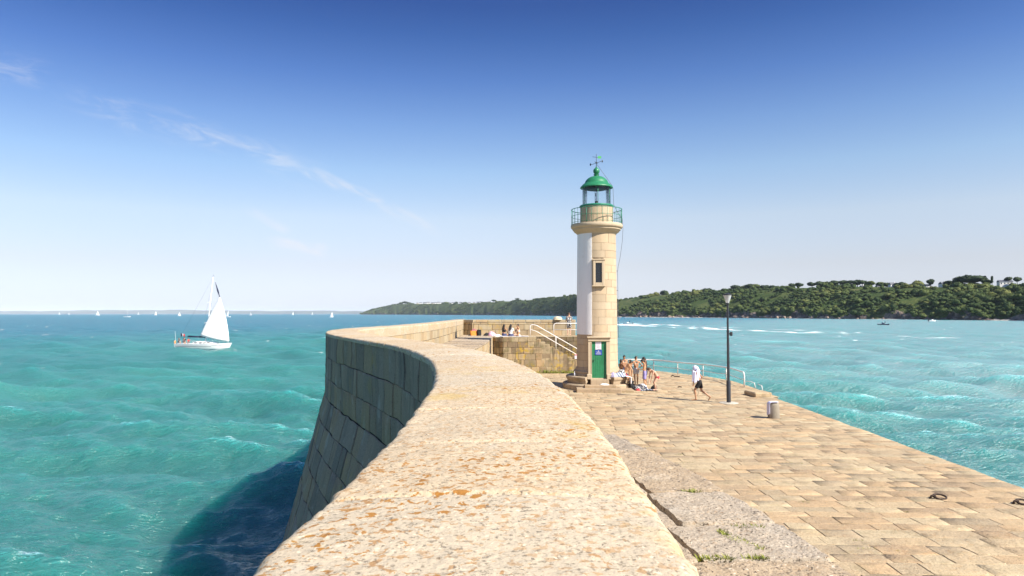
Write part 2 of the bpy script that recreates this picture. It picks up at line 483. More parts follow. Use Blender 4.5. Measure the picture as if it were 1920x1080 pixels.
    mb = MB(); mb.grid(P, nr, na, wrapu=False)
    # close the ring at +-180 degrees
    i = np.arange(nr - 1); mb.f.append(np.stack([i * na + na - 1, (i + 1) * na + na - 1, (i + 1) * na, i * na], -1))
    col = np.stack([np.clip(foam, 0, 1), np.sqrt(np.clip(2 * var, 0, 1)), np.zeros(n)], -1)
    mb.t = [col]
    return mb
m_sea, t = newmat('sea_water')
co = t.n('ShaderNodeTexCoord').outputs['Object']
sp_ = t.n('ShaderNodeSeparateColor', {0: t.n('ShaderNodeAttribute', attribute_name='tint').outputs['Color']}).outputs
big = t.noise(t.scl(co, (1, 1, 0)), .016, 4, .55)
c = t.mix(t.ramp(big, .35, .66), SEA_A, SEA_B); yo0 = t.n('ShaderNodeSeparateXYZ', {0: co}).outputs
# base colour gets paler towards the harbour side
sh_ = t.m('ADD', yo0[0], t.m('MULTIPLY', yo0[1], .12))
c = t.mix(t.ramp(sh_, 0, 70), c, SEA_D)
# base colour turns bluer far out, standing in for reflected sky
yo = t.n('ShaderNodeSeparateXYZ', {0: co}).outputs
off = t.m('SUBTRACT', t.m('MULTIPLY', yo[1], .55), t.m('MULTIPLY', yo[0], .9))
c = t.mix(t.ramp(off, 40, 330), c, SEA_C)
ed = t.noise(t.scl(co, (1, 1, 0)), 1.9, 6, .68, 1.0)
ed2 = t.noise(t.scl(co, (1, 1, 0)), .33, 4, .6, .6)
lace = t.m('MULTIPLY', t.ramp(t.m('ABSOLUTE', t.m('SUBTRACT', ed, .5)), 0, .016, True, 1, 0), t.ramp(ed2, .50, .70))
lace = t.m('MULTIPLY', lace, t.m('SUBTRACT', 1.0, t.ramp(sp_[1], .15, .3)))
fo = t.m('MAXIMUM', t.m('MULTIPLY', t.ramp(sp_[0], .03, .9), t.ramp(t.m('ADD', sp_[0], t.noise(co, 3.0, 4, .7)), .5, 1.0)), t.m('MULTIPLY', lace, .15))
c = t.mix(fo, c, (.80, .82, .80))
weed = t.m('MULTIPLY', t.ramp(t.noise(t.scl(co, (1, 1, 0)), 1.3, 5, .7, .5), .70, .76), t.ramp(t.noise(t.scl(co, (1, 1, 0)), .07, 2), .58, .66))
ro = t.m('MULTIPLY', t.m('ADD', t.m('MULTIPLY', t.m('POWER', sp_[1], .5), SEA_RK), .11), 1.0)
ro = t.mix(fo, ro, (.9, .9, .9))
rot = t.n('ShaderNodeMapping', {'Vector': co, 'Rotation': (0, 0, math.radians(-22)), 'Scale': (.42, 1, 1)}).outputs[0]
def rid(sc, dt, ds): return t.m('SUBTRACT', 1.0, t.m('MULTIPLY', t.m('ABSOLUTE', t.m('SUBTRACT', t.noise(rot, sc, dt, .55, ds), .5)), 2.2))
h = t.m('ADD', t.m('MULTIPLY', rid(1.7, 4, .12), .30), t.m('MULTIPLY', rid(4.6, 3, .1), .20))
h = t.m('ADD', h, t.m('MULTIPLY', t.noise(rot, 14.0, 3, .6, .0), .05))
nm = t.bump(h, SEA_BUMP, .66)
b = bsdf(t, c, ro, 0, nm, .85, IOR=1.333, **({'Subsurface Weight': SEA_SSS, 'Subsurface Radius': (.25, 1.0, .9), 'Subsurface Scale': 12.0} if SEA_SSS else {}))
t.out(b)
sea = build_sea().build('sea', m_sea, smooth=True, tint=True)
tag(sea, 'turquoise green choppy sea all round the stone mole', 'sea', kind='structure')

# ---- the air over the bay
mh, th_ = newmat('sea_air'); th_.out(None, th_.n('ShaderNodeVolumePrincipled', {'Color': (.74, .86, 1.0), 'Density': HAZE, 'Anisotropy': -.3}).outputs[0])
if HAZE > 0:
    hz = MB().box((0, 0, 73), (52000, 52000, 152)).build('haze', mh); tag(hz, 'thin bluish sea haze over the bay', 'haze', kind='stuff')

# ================================================================ the mole: path of the outer edge of the parapet
OP = [(-3.6, -26), (-2.6, -18), (-1.5, -10), (-.75, -5), (-.52, -2), (-.468, 0), (-.466, 1.25), (-.454, 1.84), (-.445, 2.5), (-.45, 3.32), (-.50, 4.52), (-.605, 5.69), (-.84, 7.23),
      (-1.10, 8.30), (-1.70, 10.24), (-2.38, 11.8), (-3.22, 13.65), (-4.30, 16.2), (-5.02, 18.6), (-5.36, 21), (-5.25, 24), (-4.95, 28), (-4.70, 33), (-4.60, 40), (-4.60, 48), (-4.60, 56)]
P0 = np.array(OP, float)
tt = np.concatenate([[0], np.cumsum(np.sqrt(np.hypot(*np.diff(P0, axis=0).T)))])
ts = np.linspace(0, tt[-1], 9000)
def catmull(T, V, x):
    m = np.gradient(V, T, axis=0)
    i = np.clip(np.searchsorted(T, x) - 1, 0, len(T) - 2); h = (T[i + 1] - T[i]); u = ((x - T[i]) / h)[:, None]; h = h[:, None]
    return (2 * u**3 - 3 * u**2 + 1) * V[i] + (u**3 - 2 * u**2 + u) * h * m[i] + (-2 * u**3 + 3 * u**2) * V[i + 1] + (u**3 - u**2) * h * m[i + 1]
D = catmull(tt, P0, ts)
S = np.concatenate([[0], np.cumsum(np.hypot(*np.diff(D, axis=0).T))])
su = np.arange(0, S[-1], .02)
D = np.stack([np.interp(su, S, D[:, k]) for k in (0, 1)], -1)
ker = np.hanning(61); ker /= ker.sum()
Dp = np.concatenate([D[:1] + (np.arange(-30, 0)[:, None] * .02) * (D[1] - D[0]) / .02, D, D[-1:] + (np.arange(1, 31)[:, None] * .02) * (D[-1] - D[-2]) / .02])
D = np.stack([np.convolve(Dp[:, k], ker, 'valid') for k in (0, 1)], -1); D[:, 0] -= .035
TG = np.gradient(D, axis=0); TG /= np.linalg.norm(TG, axis=1)[:, None]
SMAX = su[-1]
def path(s, c):
    """point at arc length s, c metres inland (right) of the outer edge of the parapet"""
    x = np.interp(s, su, D[:, 0]); y = np.interp(s, su, D[:, 1]); tx = np.interp(s, su, TG[:, 0]); ty = np.interp(s, su, TG[:, 1])
    return x + c * ty, y - c * tx
def s_at(y): return float(np.interp(y, D[:, 1], su))
PW = .868
def wkw(s): return np.interp(s, [s_at(-26), s_at(0), s_at(14), s_at(24), s_at(40), s_at(56)], [1.85, 1.85, 1.85, 1.9, 2.35, 2.4])   # walkway width

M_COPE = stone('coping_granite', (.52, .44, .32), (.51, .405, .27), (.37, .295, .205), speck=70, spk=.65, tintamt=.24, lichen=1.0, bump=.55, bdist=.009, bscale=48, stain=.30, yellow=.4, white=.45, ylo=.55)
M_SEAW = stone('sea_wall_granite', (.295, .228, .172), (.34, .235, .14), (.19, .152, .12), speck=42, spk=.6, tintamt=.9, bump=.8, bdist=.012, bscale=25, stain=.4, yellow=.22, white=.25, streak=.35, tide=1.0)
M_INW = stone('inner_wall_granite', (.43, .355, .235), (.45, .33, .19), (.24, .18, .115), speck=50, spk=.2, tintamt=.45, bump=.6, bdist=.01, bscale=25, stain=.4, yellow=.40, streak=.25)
M_PLATW = stone('platform_granite', (.40, .32, .20), (.40, .275, .15), (.17, .125, .08), speck=50, spk=.2, tintamt=.75, bump=.8, bdist=.014, bscale=25, stain=.8, yellow=.8, moss=.25, streak=.8, ylo=.49)
M_STAIRW = stone('stair_wall_granite', (.25, .195, .125), (.25, .18, .095), (.12, .09, .06), speck=50, spk=.2, tintamt=.6, bump=.8, bdist=.014, bscale=25, stain=.7, yellow=.7, moss=.3, streak=.8)
M_WALK = stone('walkway_granite', (.41, .345, .265), (.40, .31, .21), (.25, .20, .15), speck=40, spk=1.0, tintamt=.85, bump=1.0, bdist=.02, bscale=26, stain=.3, white=.2, lichen=.25)
M_QUAY = stone('quay_granite', (.48, .385, .245), (.46, .325, .19), (.27, .20, .135), speck=38, spk=.6, tintamt=.50, bump=1.0, bdist=.02, bscale=20, stain=.6, moss=.12, lichen=.25, lsize=15.)
M_JOINT = simple('mossy_joint', (.13, .105, .055), .95, var=.4, scale=9, bump=.5)
M_DIRT = simple('dark_joint', (.05, .043, .033), .95, var=.3, scale=9, bump=.4)

# ---- coping: the top of the parapet, rough granite blocks with weathered joints
def coping():
    mb = MB()
    rr = .040; ri = .055; zt = TOP
    pr = [(0.0, -.075), (0.0, -.06), (0, -.05)]
    for k in range(0, 8): a = PI - k / 7 * PI / 2; pr.append((rr + rr * math.cos(a), -rr + rr * math.sin(a)))
    for k in range(1, 26): x = rr + (PW - rr - ri) * k / 26; pr.append((x, .012 * math.sin(PI * k / 26)))
    for k in range(0, 9): a = PI / 2 - k / 8 * PI / 2; pr.append((PW - ri + ri * math.cos(a), -ri + ri * math.sin(a)))
    pr += [(PW, -.14), (PW, -.20), (PW, -.27), (PW, -.34)]
    pr = np.array(pr); pt = np.gradient(pr, axis=0); pn = np.stack([-pt[:, 1], pt[:, 0]], -1); pn /= np.linalg.norm(pn, axis=1)[:, None]
    joints = []; s = s_at(-26) + .3
    fixed = [s_at(y) for y in (.98, 1.80, 2.52, 3.42, 4.42, 5.5)]
    while s < SMAX - .3:
        joints.append(s); s += R.uniform(.75, 1.15)
    joints = [j for j in joints if not (fixed[0] - .7 < j < fixed[-1] + .6)] + fixed; joints.sort()
    sg = [0.0]
    while sg[-1] < SMAX:
        y = float(np.interp(sg[-1], su, D[:, 1]))
        sg.append(sg[-1] + (.022 if -.2 < y < 5 else .05 if 5 <= y < 13 else .14 if y >= 13 else .4))
    sg = set(round(min(x, SMAX), 4) for x in sg)
    for j in joints:
        for d in (-.035, -.018, -.009, 0, .009, .018, .035): sg.add(round(j + d, 4))
    sg = np.array(sorted(sg)); sg = sg[np.concatenate([[True], np.diff(sg) > .003])]
    ja = np.array(joints); kb = np.searchsorted(ja, sg); tint = np.random.default_rng(8).random((len(ja) + 2, 3))
    lift = np.random.default_rng(9).uniform(-.008, .008, len(ja) + 2)
    dj = np.abs(sg[:, None] - ja[None]).min(1)
    S2, C2 = np.meshgrid(sg, pr[:, 0], indexing='ij')
    # joint line wanders a little
    x, y = path(S2, C2); z = zt + np.broadcast_to(pr[:, 1], S2.shape)
    P = np.stack([x, y, z], -1)
    amp = .009 * fbm(P, 1.6, 2) + .006 * fbm(P, 9, 3) + .006 * fbm(P, 34, 3)
    edge = np.exp(-((C2 / .05) ** 2)) * 1.0 + np.exp(-(((C2 - PW) / .05) ** 2)) * .8
    amp = amp + edge * (.007 * vn(P, 16) - .02 * np.clip(vn(P + 3, 4.5) - .45, 0, 1)) + .4 * lift[kb][:, None] * (z > zt - .1)
    chip = np.clip(vn(P + 5, 5.5) - .35, 0, 1)
    amp = amp - (.006 + .035 * chip) * np.exp(-(dj[:, None] / .009) ** 2)
    x2, y2 = path(S2, C2 + amp * pn[None, :, 0] * -1); 
    x2, y2 = path(S2, C2 + amp * (pn[None, :, 0]))
    P = np.stack([x2, y2, z + amp * pn[None, :, 1]], -1)
    mb.grid(P, len(sg), len(pr), np.repeat(tint[kb], len(pr), 0))
    return mb
wall = empty('sea_wall', (-.4, 2, 0)); wall_base = Vector((-.4, 2, 0))
tag(wall, 'long curving granite sea wall with lichen-flecked flat top running to the lighthouse mole', 'sea wall')
def under(o, root):                      # keep world coordinates of a part built in world space
    o.parent = root; o.matrix_parent_inverse = Matrix.Translation(-root.location) if False else o.matrix_parent_inverse
    o.location = -Vector(root.location); return o
under(coping().build('coping', M_COPE, smooth=True, tint=True), wall)

# ---- outer face: plumb courses, a ledge, then a battered base down into the sea
LEDGE = 4.93
def PO(u, v):
    o = np.where(v > LEDGE, .012, .004 - (LEDGE - v) * .265)
    x, y = path(u, np.where(v > LEDGE, o, o)); return np.stack([x, y, v], -1)
mb = MB()
rnd = random.Random(4)
us = (s_at(-20), SMAX)
rect = course_blocks(us, [LEDGE + .0, 5.42, 5.93, TOP - .058], rnd, .32, .78)
low = course_blocks(us, [-1.2, -.55, .05, .62, 1.18, 1.72, 2.28, 2.82, 3.36, 3.88, 4.40, LEDGE - .004], rnd, .34, .85)
lay(mb, PO, rect, gap=.006, bev=.014, dep=.014, jit=.012, du=.2, dv=.2, rough=.035, rs=5, sign=-1, wob=.022)
lay(mb, PO, low, gap=.006, bev=.014, dep=.014, jit=.014, du=.25, dv=.2, rough=.035, rs=5, sign=-1, wob=.022)
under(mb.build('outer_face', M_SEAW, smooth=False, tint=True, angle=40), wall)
mb = MB(); uu = np.arange(us[0], us[1], .4); vv = np.array([-1.2, 0, 1.2, 2.4, 3.6, LEDGE - .06, LEDGE - .059, LEDGE, TOP - .06])
U, V = np.meshgrid(uu, vv, indexing='ij'); p = PO(U.ravel(), V.ravel()); x, y = path(U.ravel(), np.where(V.ravel() > LEDGE - .06, .045, .06 - (LEDGE - V.ravel()) * .265)); p[:, 0] = x; p[:, 1] = y
mb.grid(p, len(uu), len(vv)); under(mb.build('joint_backing', M_DIRT), wall)
# ---- inner face of the parapet above the walkway
PI_ = lambda u, v: np.stack([*path(u, PW - .01 + 0 * u), v], -1)
mb = MB()
rect = course_blocks((s_at(-20), SMAX - 2.2), [WK - .03, 5.76, TOP - .335], rnd, .55, 1.1)
lay(mb, PI_, rect, gap=.012, bev=.015, dep=.03, jit=.007, du=.3, dv=.2, rough=.02, rs=4, sign=1)
under(mb.build('inner_face', M_INW, tint=True, angle=40), wall)
mb = MB(); vv = np.array([WK - .3, TOP - .3]); U, V = np.meshgrid(uu, vv, indexing='ij'); x, y = path(U.ravel(), PW - .035 + 0 * U.ravel())
mb.grid(np.stack([x, y, V.ravel()], -1), len(uu), 2); under(mb.build('joint_backing', M_DIRT), wall)

# ---- walkway behind the parapet
def PWK(u, v): x, y = path(u, PW + v / 1.85 * wkw(u)); return np.stack([x, y, WK + 0 * u], -1)
mb = MB(); s0, s1 = s_at(-20), SMAX - 2.5
rect = []
s = s0; k = 0; near_rows = [(3.55, 4.5, None), (4.5, 5.22, .5), (5.22, 6.08, .57), (6.08, 6.93, .60), (6.93, 7.7, None), (7.7, 8.6, .5), (8.6, 9.6, None)]
while s < s1:
    yk = float(np.interp(s, su, D[:, 1])); row = next((r_ for r_ in near_rows if r_[0] - .05 <= yk < r_[1] - .05), None)
    if row: e = s_at(row[1]); f = row[2]
    else:
        e = min(s1, s + R.uniform(.75, 1.35)); f = None if k % 4 == 3 else R.choice([.34, .42, .5, .58])
        if yk < 3.55 < float(np.interp(e, su, D[:, 1])) or e > s_at(2.9) and yk < 3.5: e = s_at(3.55)
    rect += [(s, e, .0, 1.85)] if f is None else [(s, e, .0, 1.85 * f - .003), (s, e, 1.85 * f + .003, 1.85)]
    s = e; k += 1
lay(mb, PWK, rect, gap=.016, bev=.012, dep=.05, jit=.009, du=.05, dv=.05, rough=.030, rs=11, sign=-1, tilt=.012, wob=.012)
walk = mb.build('walkway', M_WALK, tint=True, angle=50)
tag(walk, 'raised walkway of rough grey granite slabs along the foot of the parapet', 'walkway', kind='structure')
mb = MB(); vv = np.array([0.0, 1.85]); U, V = np.meshgrid(uu, vv, indexing='ij'); p = PWK(U.ravel(), V.ravel()); p[:, 2] -= .045
mb.grid(p, len(uu), 2, flip=True); p2 = p.reshape(len(uu), 2, 3)[:, 1]; x, y = path(uu, PW + wkw(uu) - .05); side = np.stack([np.stack([x, y, 0 * x + WK - .05], -1), np.stack([x, y, 0 * x + Q - .2], -1)], 1)
mb.grid(side, len(uu), 2); o = mb.build('joint_bed', M_DIRT); o.parent = walk
PWS = lambda u, v: np.stack([*path(u, PW + wkw(u) - .012), v], -1)
mb = MB(); lay(mb, PWS, course_blocks((s0, s1), [Q - .1, 3.2, 3.75, 4.3, 4.85, WK - .05], rnd, .5, 1.1), gap=.014, bev=.015, dep=.03, jit=.008, du=.35, dv=.3, rough=.02, rs=4, sign=1)
mb.build('side_wall', M_INW, walk, tint=True, angle=40)

# ---- quay
def wk_edge(y):
    s = np.linspace(s_at(-20), SMAX, 800); x, yy_ = path(s, PW + wkw(s)); return np.interp(y, yy_, x)
def quay_x(y): return np.interp(y, [-20, -8, 0, 16.8, 31, 35.2, 35.25, 40.2, 44, 46.6, 48.7, 51.4, 52.6, 53.6], [11.4, 11.8, 12.1, 12.6, 13.25, 13.45, 13.75, 14.05, 14.1, 13.5, 12.3, 11.0, 9.0, 4.0])
PQ = lambda u, v: np.stack([u, v + QS * u, Q + 0 * u], -1)
QS = -.035
mb = MB(); y = -9.0; rq = random.Random(6)
while y < 53.8:
    h = rq.uniform(.36, .56); e = min(53.9, y + h)
    ym = (y + e) / 2; xl = float(wk_edge(ym)); xr = float(quay_x(ym + QS * 12.5))
    if y > 49.6: xl = max(xl, 1.0)
    rc = course_blocks((xl - .05, xr), [y, e], rq, .48, 1.20)
    lay(mb, PQ, rc, gap=.006, bev=.008, dep=.010, jit=.0035, du=.45 if y > 14 else .2, dv=.3 if y > 14 else .15, rough=.016, rs=6, sign=1, tilt=.003, wob=.03, gapvar=(.6, 1, 1, 1.2, 3.2))
    y = e
quay = mb.build('quay', M_QUAY, tint=True, angle=50)
tag(quay, 'sunlit quay paved with worn tan granite slabs', 'quay', kind='structure')
ys = np.concatenate([np.arange(-9.5, 53.5, .5), [53.6]])
xl = wk_edge(ys) - .1; xr = quay_x(ys) - .02
mb = MB(); mb.grid(np.stack([np.stack([xl, ys, 0 * ys + Q - .013], -1), np.stack([xr, ys, 0 * ys + Q - .013], -1)], 1), len(ys), 2)
mb.build('joint_bed', M_JOINT, quay)
mb = MB(); mb.grid(np.stack([np.stack([xr, ys, 0 * ys + Q - .03], -1), np.stack([xr + .9, ys, 0 * ys - 1.5], -1)], 1), len(ys), 2); mb.build('side_wall', M_SEAW, quay, tint=True)

# ---- platform at the head of the mole
PL = WK - .03
plat = empty('stone_platform', (1.5, 51, Q)); tag(plat, 'raised stone platform with yellow lichen stains and a flight of steps behind the lighthouse', 'platform')
def sheet(a, b):          # vertical wall plane from plan point a to plan point b
    a = np.array(a, float); b = np.array(b, float); L = np.hypot(*(b - a)); d = (b - a) / L
    return L, (lambda u, v: np.stack([a[0] + d[0] * u, a[1] + d[1] * u, v], -1))
def wallface(mb, a, b, vs, lo=.45, hi=1.0, rd=random.Random(9), **k):
    L, f = sheet(a, b); lay(mb, f, course_blocks((0, L), vs, rd, lo, hi), gap=.014, bev=.016, dep=.03, jit=.010, du=.4, dv=.3, rough=.022, rs=4, sign=1, **k)
VS = [Q - .1, 3.15, 3.65, 4.1, 4.55, 4.95, PL - .04]
A0, A1, A2, A3 = (-1.72, 50.45), (-.66, 49.5), (1.75, 49.5), (8.5, 49.5)
mb = MB()
wallface(mb, A0, A1, VS)
rd2 = random.Random(14); SF = lambda u, v: np.stack([u, 49.5 + 0 * u, v], -1); nst = 14; rise = (PL - Q) / nst; tr = .325
for va, vb in zip(VS[:-1], VS[1:]):        # courses run on under the flight and stop at its slope
    lay(mb, SF, course_blocks((-.66, max(1.75, 1.77 + tr * int((PL - vb - .02) / rise))), [va, vb], rd2, .4, .95), gap=.012, bev=.015, dep=.025, jit=.010, du=.3, dv=.2, rough=.022, rs=4, sign=1)
under(mb.build('front_wall', M_PLATW, tint=True, angle=40), plat)
mb = MB(); wallface(mb, (1.75, 50.75), (7.0, 50.75), VS, tints=lambda k: (.85 + .15 * R.random(), R.random(), R.random())); under(mb.build('stair_wall', M_STAIRW, tint=True, angle=40), plat)
mb = MB()
mb.prism([(-4.0, 51.2), (-1.70, 50.50), (-.63, 49.545), (1.80, 49.545), (1.80, 50.80), (7.0, 50.80), (7.0, 54.2), (-4.0, 54.2)], -1.5, PL - .05)
under(mb.build('core', M_DIRT), plat)
PF = lambda u, v: np.stack([u, v, PL + 0 * u], -1)
mb = MB(); rf = random.Random(3)
for y0, y1, x0, x1 in ((49.48, 50.1, -.68, 1.76), (50.1, 50.75, -1.4, 1.76), (50.73, 51.4, -3.3, 7.0), (51.4, 52.1, -3.4, 7.0), (52.1, 52.7, -3.4, 7.0), (52.7, 53.4, -3.0, 7.0)):
    lay(mb, PF, course_blocks((x0, x1), [y0, y1], rf, .6, 1.3), gap=.014, bev=.016, dep=.04, jit=.006, du=.4, dv=.3, rough=.012, rs=5, sign=1)
under(mb.build('floor_slabs', M_INW, tint=True, angle=40), plat)
# steps descending towards the lighthouse, flush with the front of the platform
mb = MB(); nst = 14; rise = (PL - Q) / nst; tr = .325
for k in range(nst):
    x0 = 1.76 + k * tr; zt = PL - (k + 1) * rise
    if zt - Q < .02: continue
    mb.box((x0 + tr / 2 + .001, 50.12, (zt + Q) / 2 - .03), (tr - .002, 1.22, zt - Q + .06), b=.015, col=(R.random(), R.random(), .5))
under(mb.build('steps', M_PLATW, tint=True), plat)
pp = empty('platform_parapet', (1, 53.4, PL)); tag(pp, 'straight sunlit granite parapet at the back of the platform, behind the seated picnickers', 'parapet')
mb = MB(); VP = [PL - .03, 5.72, 6.16, TOP - .20]
wallface(mb, (-3.93, 53.35), (-3.02, 52.62), VP, .3, .6); wallface(mb, (-3.02, 52.62), (-3.0, 53.3), VP, .4, .7)
wallface(mb, (-3.0, 53.3), (4.95, 53.3), VP, .5, 1.1); wallface(mb, (4.95, 53.3), (4.95, 54.2), VP, .5, .9)
under(mb.build('face', M_INW, tint=True, angle=40), pp)
mb = MB(); mb.prism([(-3.9, 53.39), (-3.04, 52.66), (-3.02, 53.34), (4.92, 53.34), (4.92, 54.18), (-3.9, 54.18)], PL - .2, TOP - .22); under(mb.build('core', M_DIRT), pp)
mb = MB(); x = -3.9
while x < 4.9:
    L = R.uniform(.8, 1.2); e = min(4.97, x + L)
    mb.box(((x + e) / 2, 53.74, TOP - .10), (e - x - .012, .92, .21), b=.03, col=(R.random(), R.random(), .4)); x = e
mb.prism([(-3.95, 53.27), (-3.0, 52.56), (-2.97, 53.27)], TOP - .205, TOP - .003)
under(mb.build('coping', M_INW, tint=True), pp)
# ================================================================ materials for built things
M_TOWER = stone('tower_granite', (.49, .395, .275), (.49, .375, .245), (.34, .255, .17), speck=45, spk=.10, tintamt=.45, bump=.35, bdist=.006, bscale=28, stain=.30, streak=.12)
M_BASE = stone('base_granite', (.40, .31, .21), (.40, .28, .17), (.20, .15, .10), speck=45, spk=.15, tintamt=.5, bump=.5, bdist=.008, bscale=24, stain=.55, streak=.3, moss=.12)
M_WPAINT, t = newmat('white_masonry_paint'); co = t.n('ShaderNodeTexCoord').outputs['Object']
c = t.mix(t.m('MULTIPLY', t.ramp(t.noise(t.scl(co, (5, 5, .3)), 1.0, 5, .65), .5, .75), .35), (.80, .79, .78), (.62, .58, .50))
c = t.mix(t.m('MULTIPLY', t.ramp(t.noise(co, 2.2, 5, .65), .58, .75), .3), c, (.60, .55, .48))
t.out(bsdf(t, c, .7, 0, t.bump(t.m('ADD', t.noise(co, 30, 3), t.m('MULTIPLY', t.noise(co, 5, 3), 2.0)), .35, .012)))
M_GREEN = simple('green_paint', (.022, .185, .08), .42, var=.10, scale=5, bump=.1)
M_GREENR = simple('green_rail_paint', (.02, .19, .11), .45, var=.15, scale=8)
M_DARKM = simple('dark_metal', (.03, .032, .036), .5, .3, var=.15)
M_SOFFIT = simple('dark_soffit', (.05, .055, .075), .6, var=.1)  # near-black base colour for the underside of the dome
M_LAMPP = simple('anthracite_paint', (.030, .033, .042), .38, var=.12, scale=10)
M_WRAIL = simple('white_rail_paint', (.78, .74, .70), .45, var=.10, scale=11)
M_RUST = simple('rusty_white_paint', (.66, .60, .55), .6, var=.35, scale=16)
M_MORT = simple('lime_mortar', (.24, .185, .125), .9, var=.2)
M_PAPER = simple('white_notice', (.72, .68, .74), .6, var=.03)
M_BLUE = simple('blue_plaque', (.02, .07, .34), .45, var=.04)
M_WHITE = simple('white_gelcoat', (.80, .80, .79), .3, var=.02)
M_RED = simple('red_paint', (.5, .03, .03), .5, var=.08)
M_INK = simple('faded_ink', (.40, .36, .44), .7, var=.05)
M_PANE = simple('dark_window_glass', (.012, .014, .018), .08, var=.1, spec=.6)
M_IRON = simple('rusty_iron', (.055, .035, .025), .75, .3, var=.35, scale=30, bump=.5)
M_CABLE = simple('grey_cable', (.10, .10, .115), .6, var=.1)
mg, t = newmat('lantern_glass')
fr = t.n('ShaderNodeFresnel', {'IOR': 1.45})
t.out(t.n('ShaderNodeMixShader', {0: t.m('MULTIPLY', fr, .8), 1: t.n('ShaderNodeBsdfTransparent', {'Color': (.93, .96, .97)}), 2: t.n('ShaderNodeBsdfGlossy', {'Roughness': .02})}))

# ================================================================ lighthouse
TX, TY = 4.98, 40.0
lh = empty('lighthouse', (TX, TY, Q), 0)
tag(lh, 'round granite lighthouse with white painted side, green door and green domed lantern', 'lighthouse')
TOCAM = math.atan2(-TY, -TX)                     # azimuth of the camera seen from the tower
FR = TOCAM + math.radians(4.6)                   # door and window face this way
Z0 = Q                                           # local z = world z - Q
def TR(z): return 1.195 - (z - 3.9) / (11.7 - 3.9) * .085      # tapering radius (world z)
def TP(u, v):   # u: arc length at r=1.15 from the door axis, v: world z
    a = FR + u / 1.15; r = TR(v); return np.stack([r * np.cos(a), r * np.sin(a), v - Q], -1)
HALF = 1.15 * PI
mb = MB(); rt = random.Random(17)
vs = [3.88, 4.32, 4.78, 5.22, 5.58, 5.95, 6.36, 6.80, 7.24, 7.66, 8.10, 8.52, 8.93, 9.36, 9.78, 10.2, 10.62, 11.05, 11.68]
holes = [(-.46, .46, 3.3, 5.42), (-.30, .30, 8.6, 10.05)]
lay(mb, TP, course_blocks((-HALF, HALF), vs, rt, .62, 1.15, holes), gap=.009, bev=.008, dep=.012, jit=.003, du=.12, dv=.4, rough=.008, rs=4, sign=1)
shaft = mb.build('tower_shaft', M_TOWER, lh, tint=True, angle=35)
mb = MB(); mb.lathe([(TR(3.6) - .012, 3.6 - Q), (TR(11.7) - .012, 11.7 - Q)], n=72)
mb.build('joint_backing', M_MORT, shaft, smooth=True)
# white painted half: rendered skin on the seaward side
a1 = TOCAM - math.asin(.25); a0 = a1 - math.radians(165)
mb = MB(); zb, zt = 5.80, 11.66
mb.lathe([(TR(zb) - .01, zb - Q), (TR(zb) + .022, zb - Q + .004), (TR(zt) + .022, zt - Q), (TR(zt) - .01, zt - Q + .003)], n=60, a0=a0, a1=a1)
mb.build('painted_panel', M_WPAINT, lh, angle=40)
# stepped base
def arc(prof, n, a0=0.0, a1=2 * PI):
    m = MB(); m.lathe([(r, z - Q) for r, z in prof], n=n, a0=a0, a1=a1); return m
arc([(1.0, 3.42), (1.40, 3.42), (1.405, 3.50), (1.36, 3.58), (1.385, 3.62), (1.37, 3.70), (1.29, 3.76), (1.26, 3.84), (1.22, 3.92), (1.0, 3.95)], 60, FR + .40, FR + 2 * PI - .40).build('base_moulding', M_BASE, lh, angle=30)
arc([(1.0, 3.03), (1.72, 3.03), (1.74, 3.10), (1.75, 3.20), (1.81, 3.27), (1.83, 3.33), (1.82, 3.40), (1.78, 3.43), (1.0, 3.44)], 60, FR + .46, FR + 2 * PI - .46).build('bench', M_BASE, lh, angle=30)
mb = arc([(.5, Q - .05), (2.02, Q - .05), (2.03, 2.96), (2.0, 3.0), (1.96, 3.03), (.5, 3.035)], 72)
mb.build('plinth', M_BASE, lh, angle=30)
Rz = lambda a: np.array([[math.cos(a), -math.sin(a), 0, 0], [math.sin(a), math.cos(a), 0, 0], [0, 0, 1, 0], [0, 0, 0, 1.0]])
MF = Rz(FR - PI / 2 + PI) if False else Rz(FR + PI / 2)       # local frame: -Y points outward through the door
mb = MB(); mb.M = MF
mb.box((0, -1.42, 3.16 - Q), (1.02, .75, .30), b=.02, col=(.2, .3, .3))
mb.box((0, -1.95, 2.93 - Q + .012), (1.75, .62, .2), b=.02, col=(.5, .6, .3))
mb.box((-.12, -2.22, 2.79 - Q), (2.45, .95, .24), b=.03, col=(.7, .5, .4)); mb.box((1.35, -1.75, 2.75 - Q), (.95, 1.1, .13), b=.025, col=(.3, .5, .4))
mb.build('door_steps', M_BASE, lh, tint=True)
# door surround, door, notices
mb = MB(); mb.M = MF
yo = -1.235
for sx in (-1, 1):
    mb.box((sx * .52, yo + .06, 4.36 - Q), (.20, .26, 2.13), b=.012); mb.box((sx * .425, yo + .0, 4.34 - Q), (.03, .18, 2.06))
    mb.box((sx * .56, yo + .02, 3.44 - Q), (.27, .38, .30), b=.02)
mb.box((0, yo + .05, 5.53 - Q), (1.26, .30, .20), b=.015); mb.box((0, yo + .03, 5.66 - Q), (1.36, .40, .075), b=.015)
mb.box((0, yo + .12, 3.33 - Q), (.86, .30, .06), b=.01)
mb.build('door_frame', M_TOWER, lh)
mb = MB(); mb.M = MF
for k in range(8):
    mb.box((-.41 + .0513 + k * .1026, yo + .035, 4.39 - Q), (.0985, .05, 2.08), b=.006)
mb.box((0, yo + .073, 4.39 - Q), (.82, .04, 2.08))
door = mb.build('door', M_GREEN, lh)
mb = MB(); mb.M = MF; mb.box((-.33, yo - .005, 4.32 - Q), (.03, .03, .14), b=.008); mb.tube([(-.33, yo - .02, 4.36 - Q), (-.33, yo - .05, 4.36 - Q), (-.25, yo - .05, 4.36 - Q)], .010, 6)
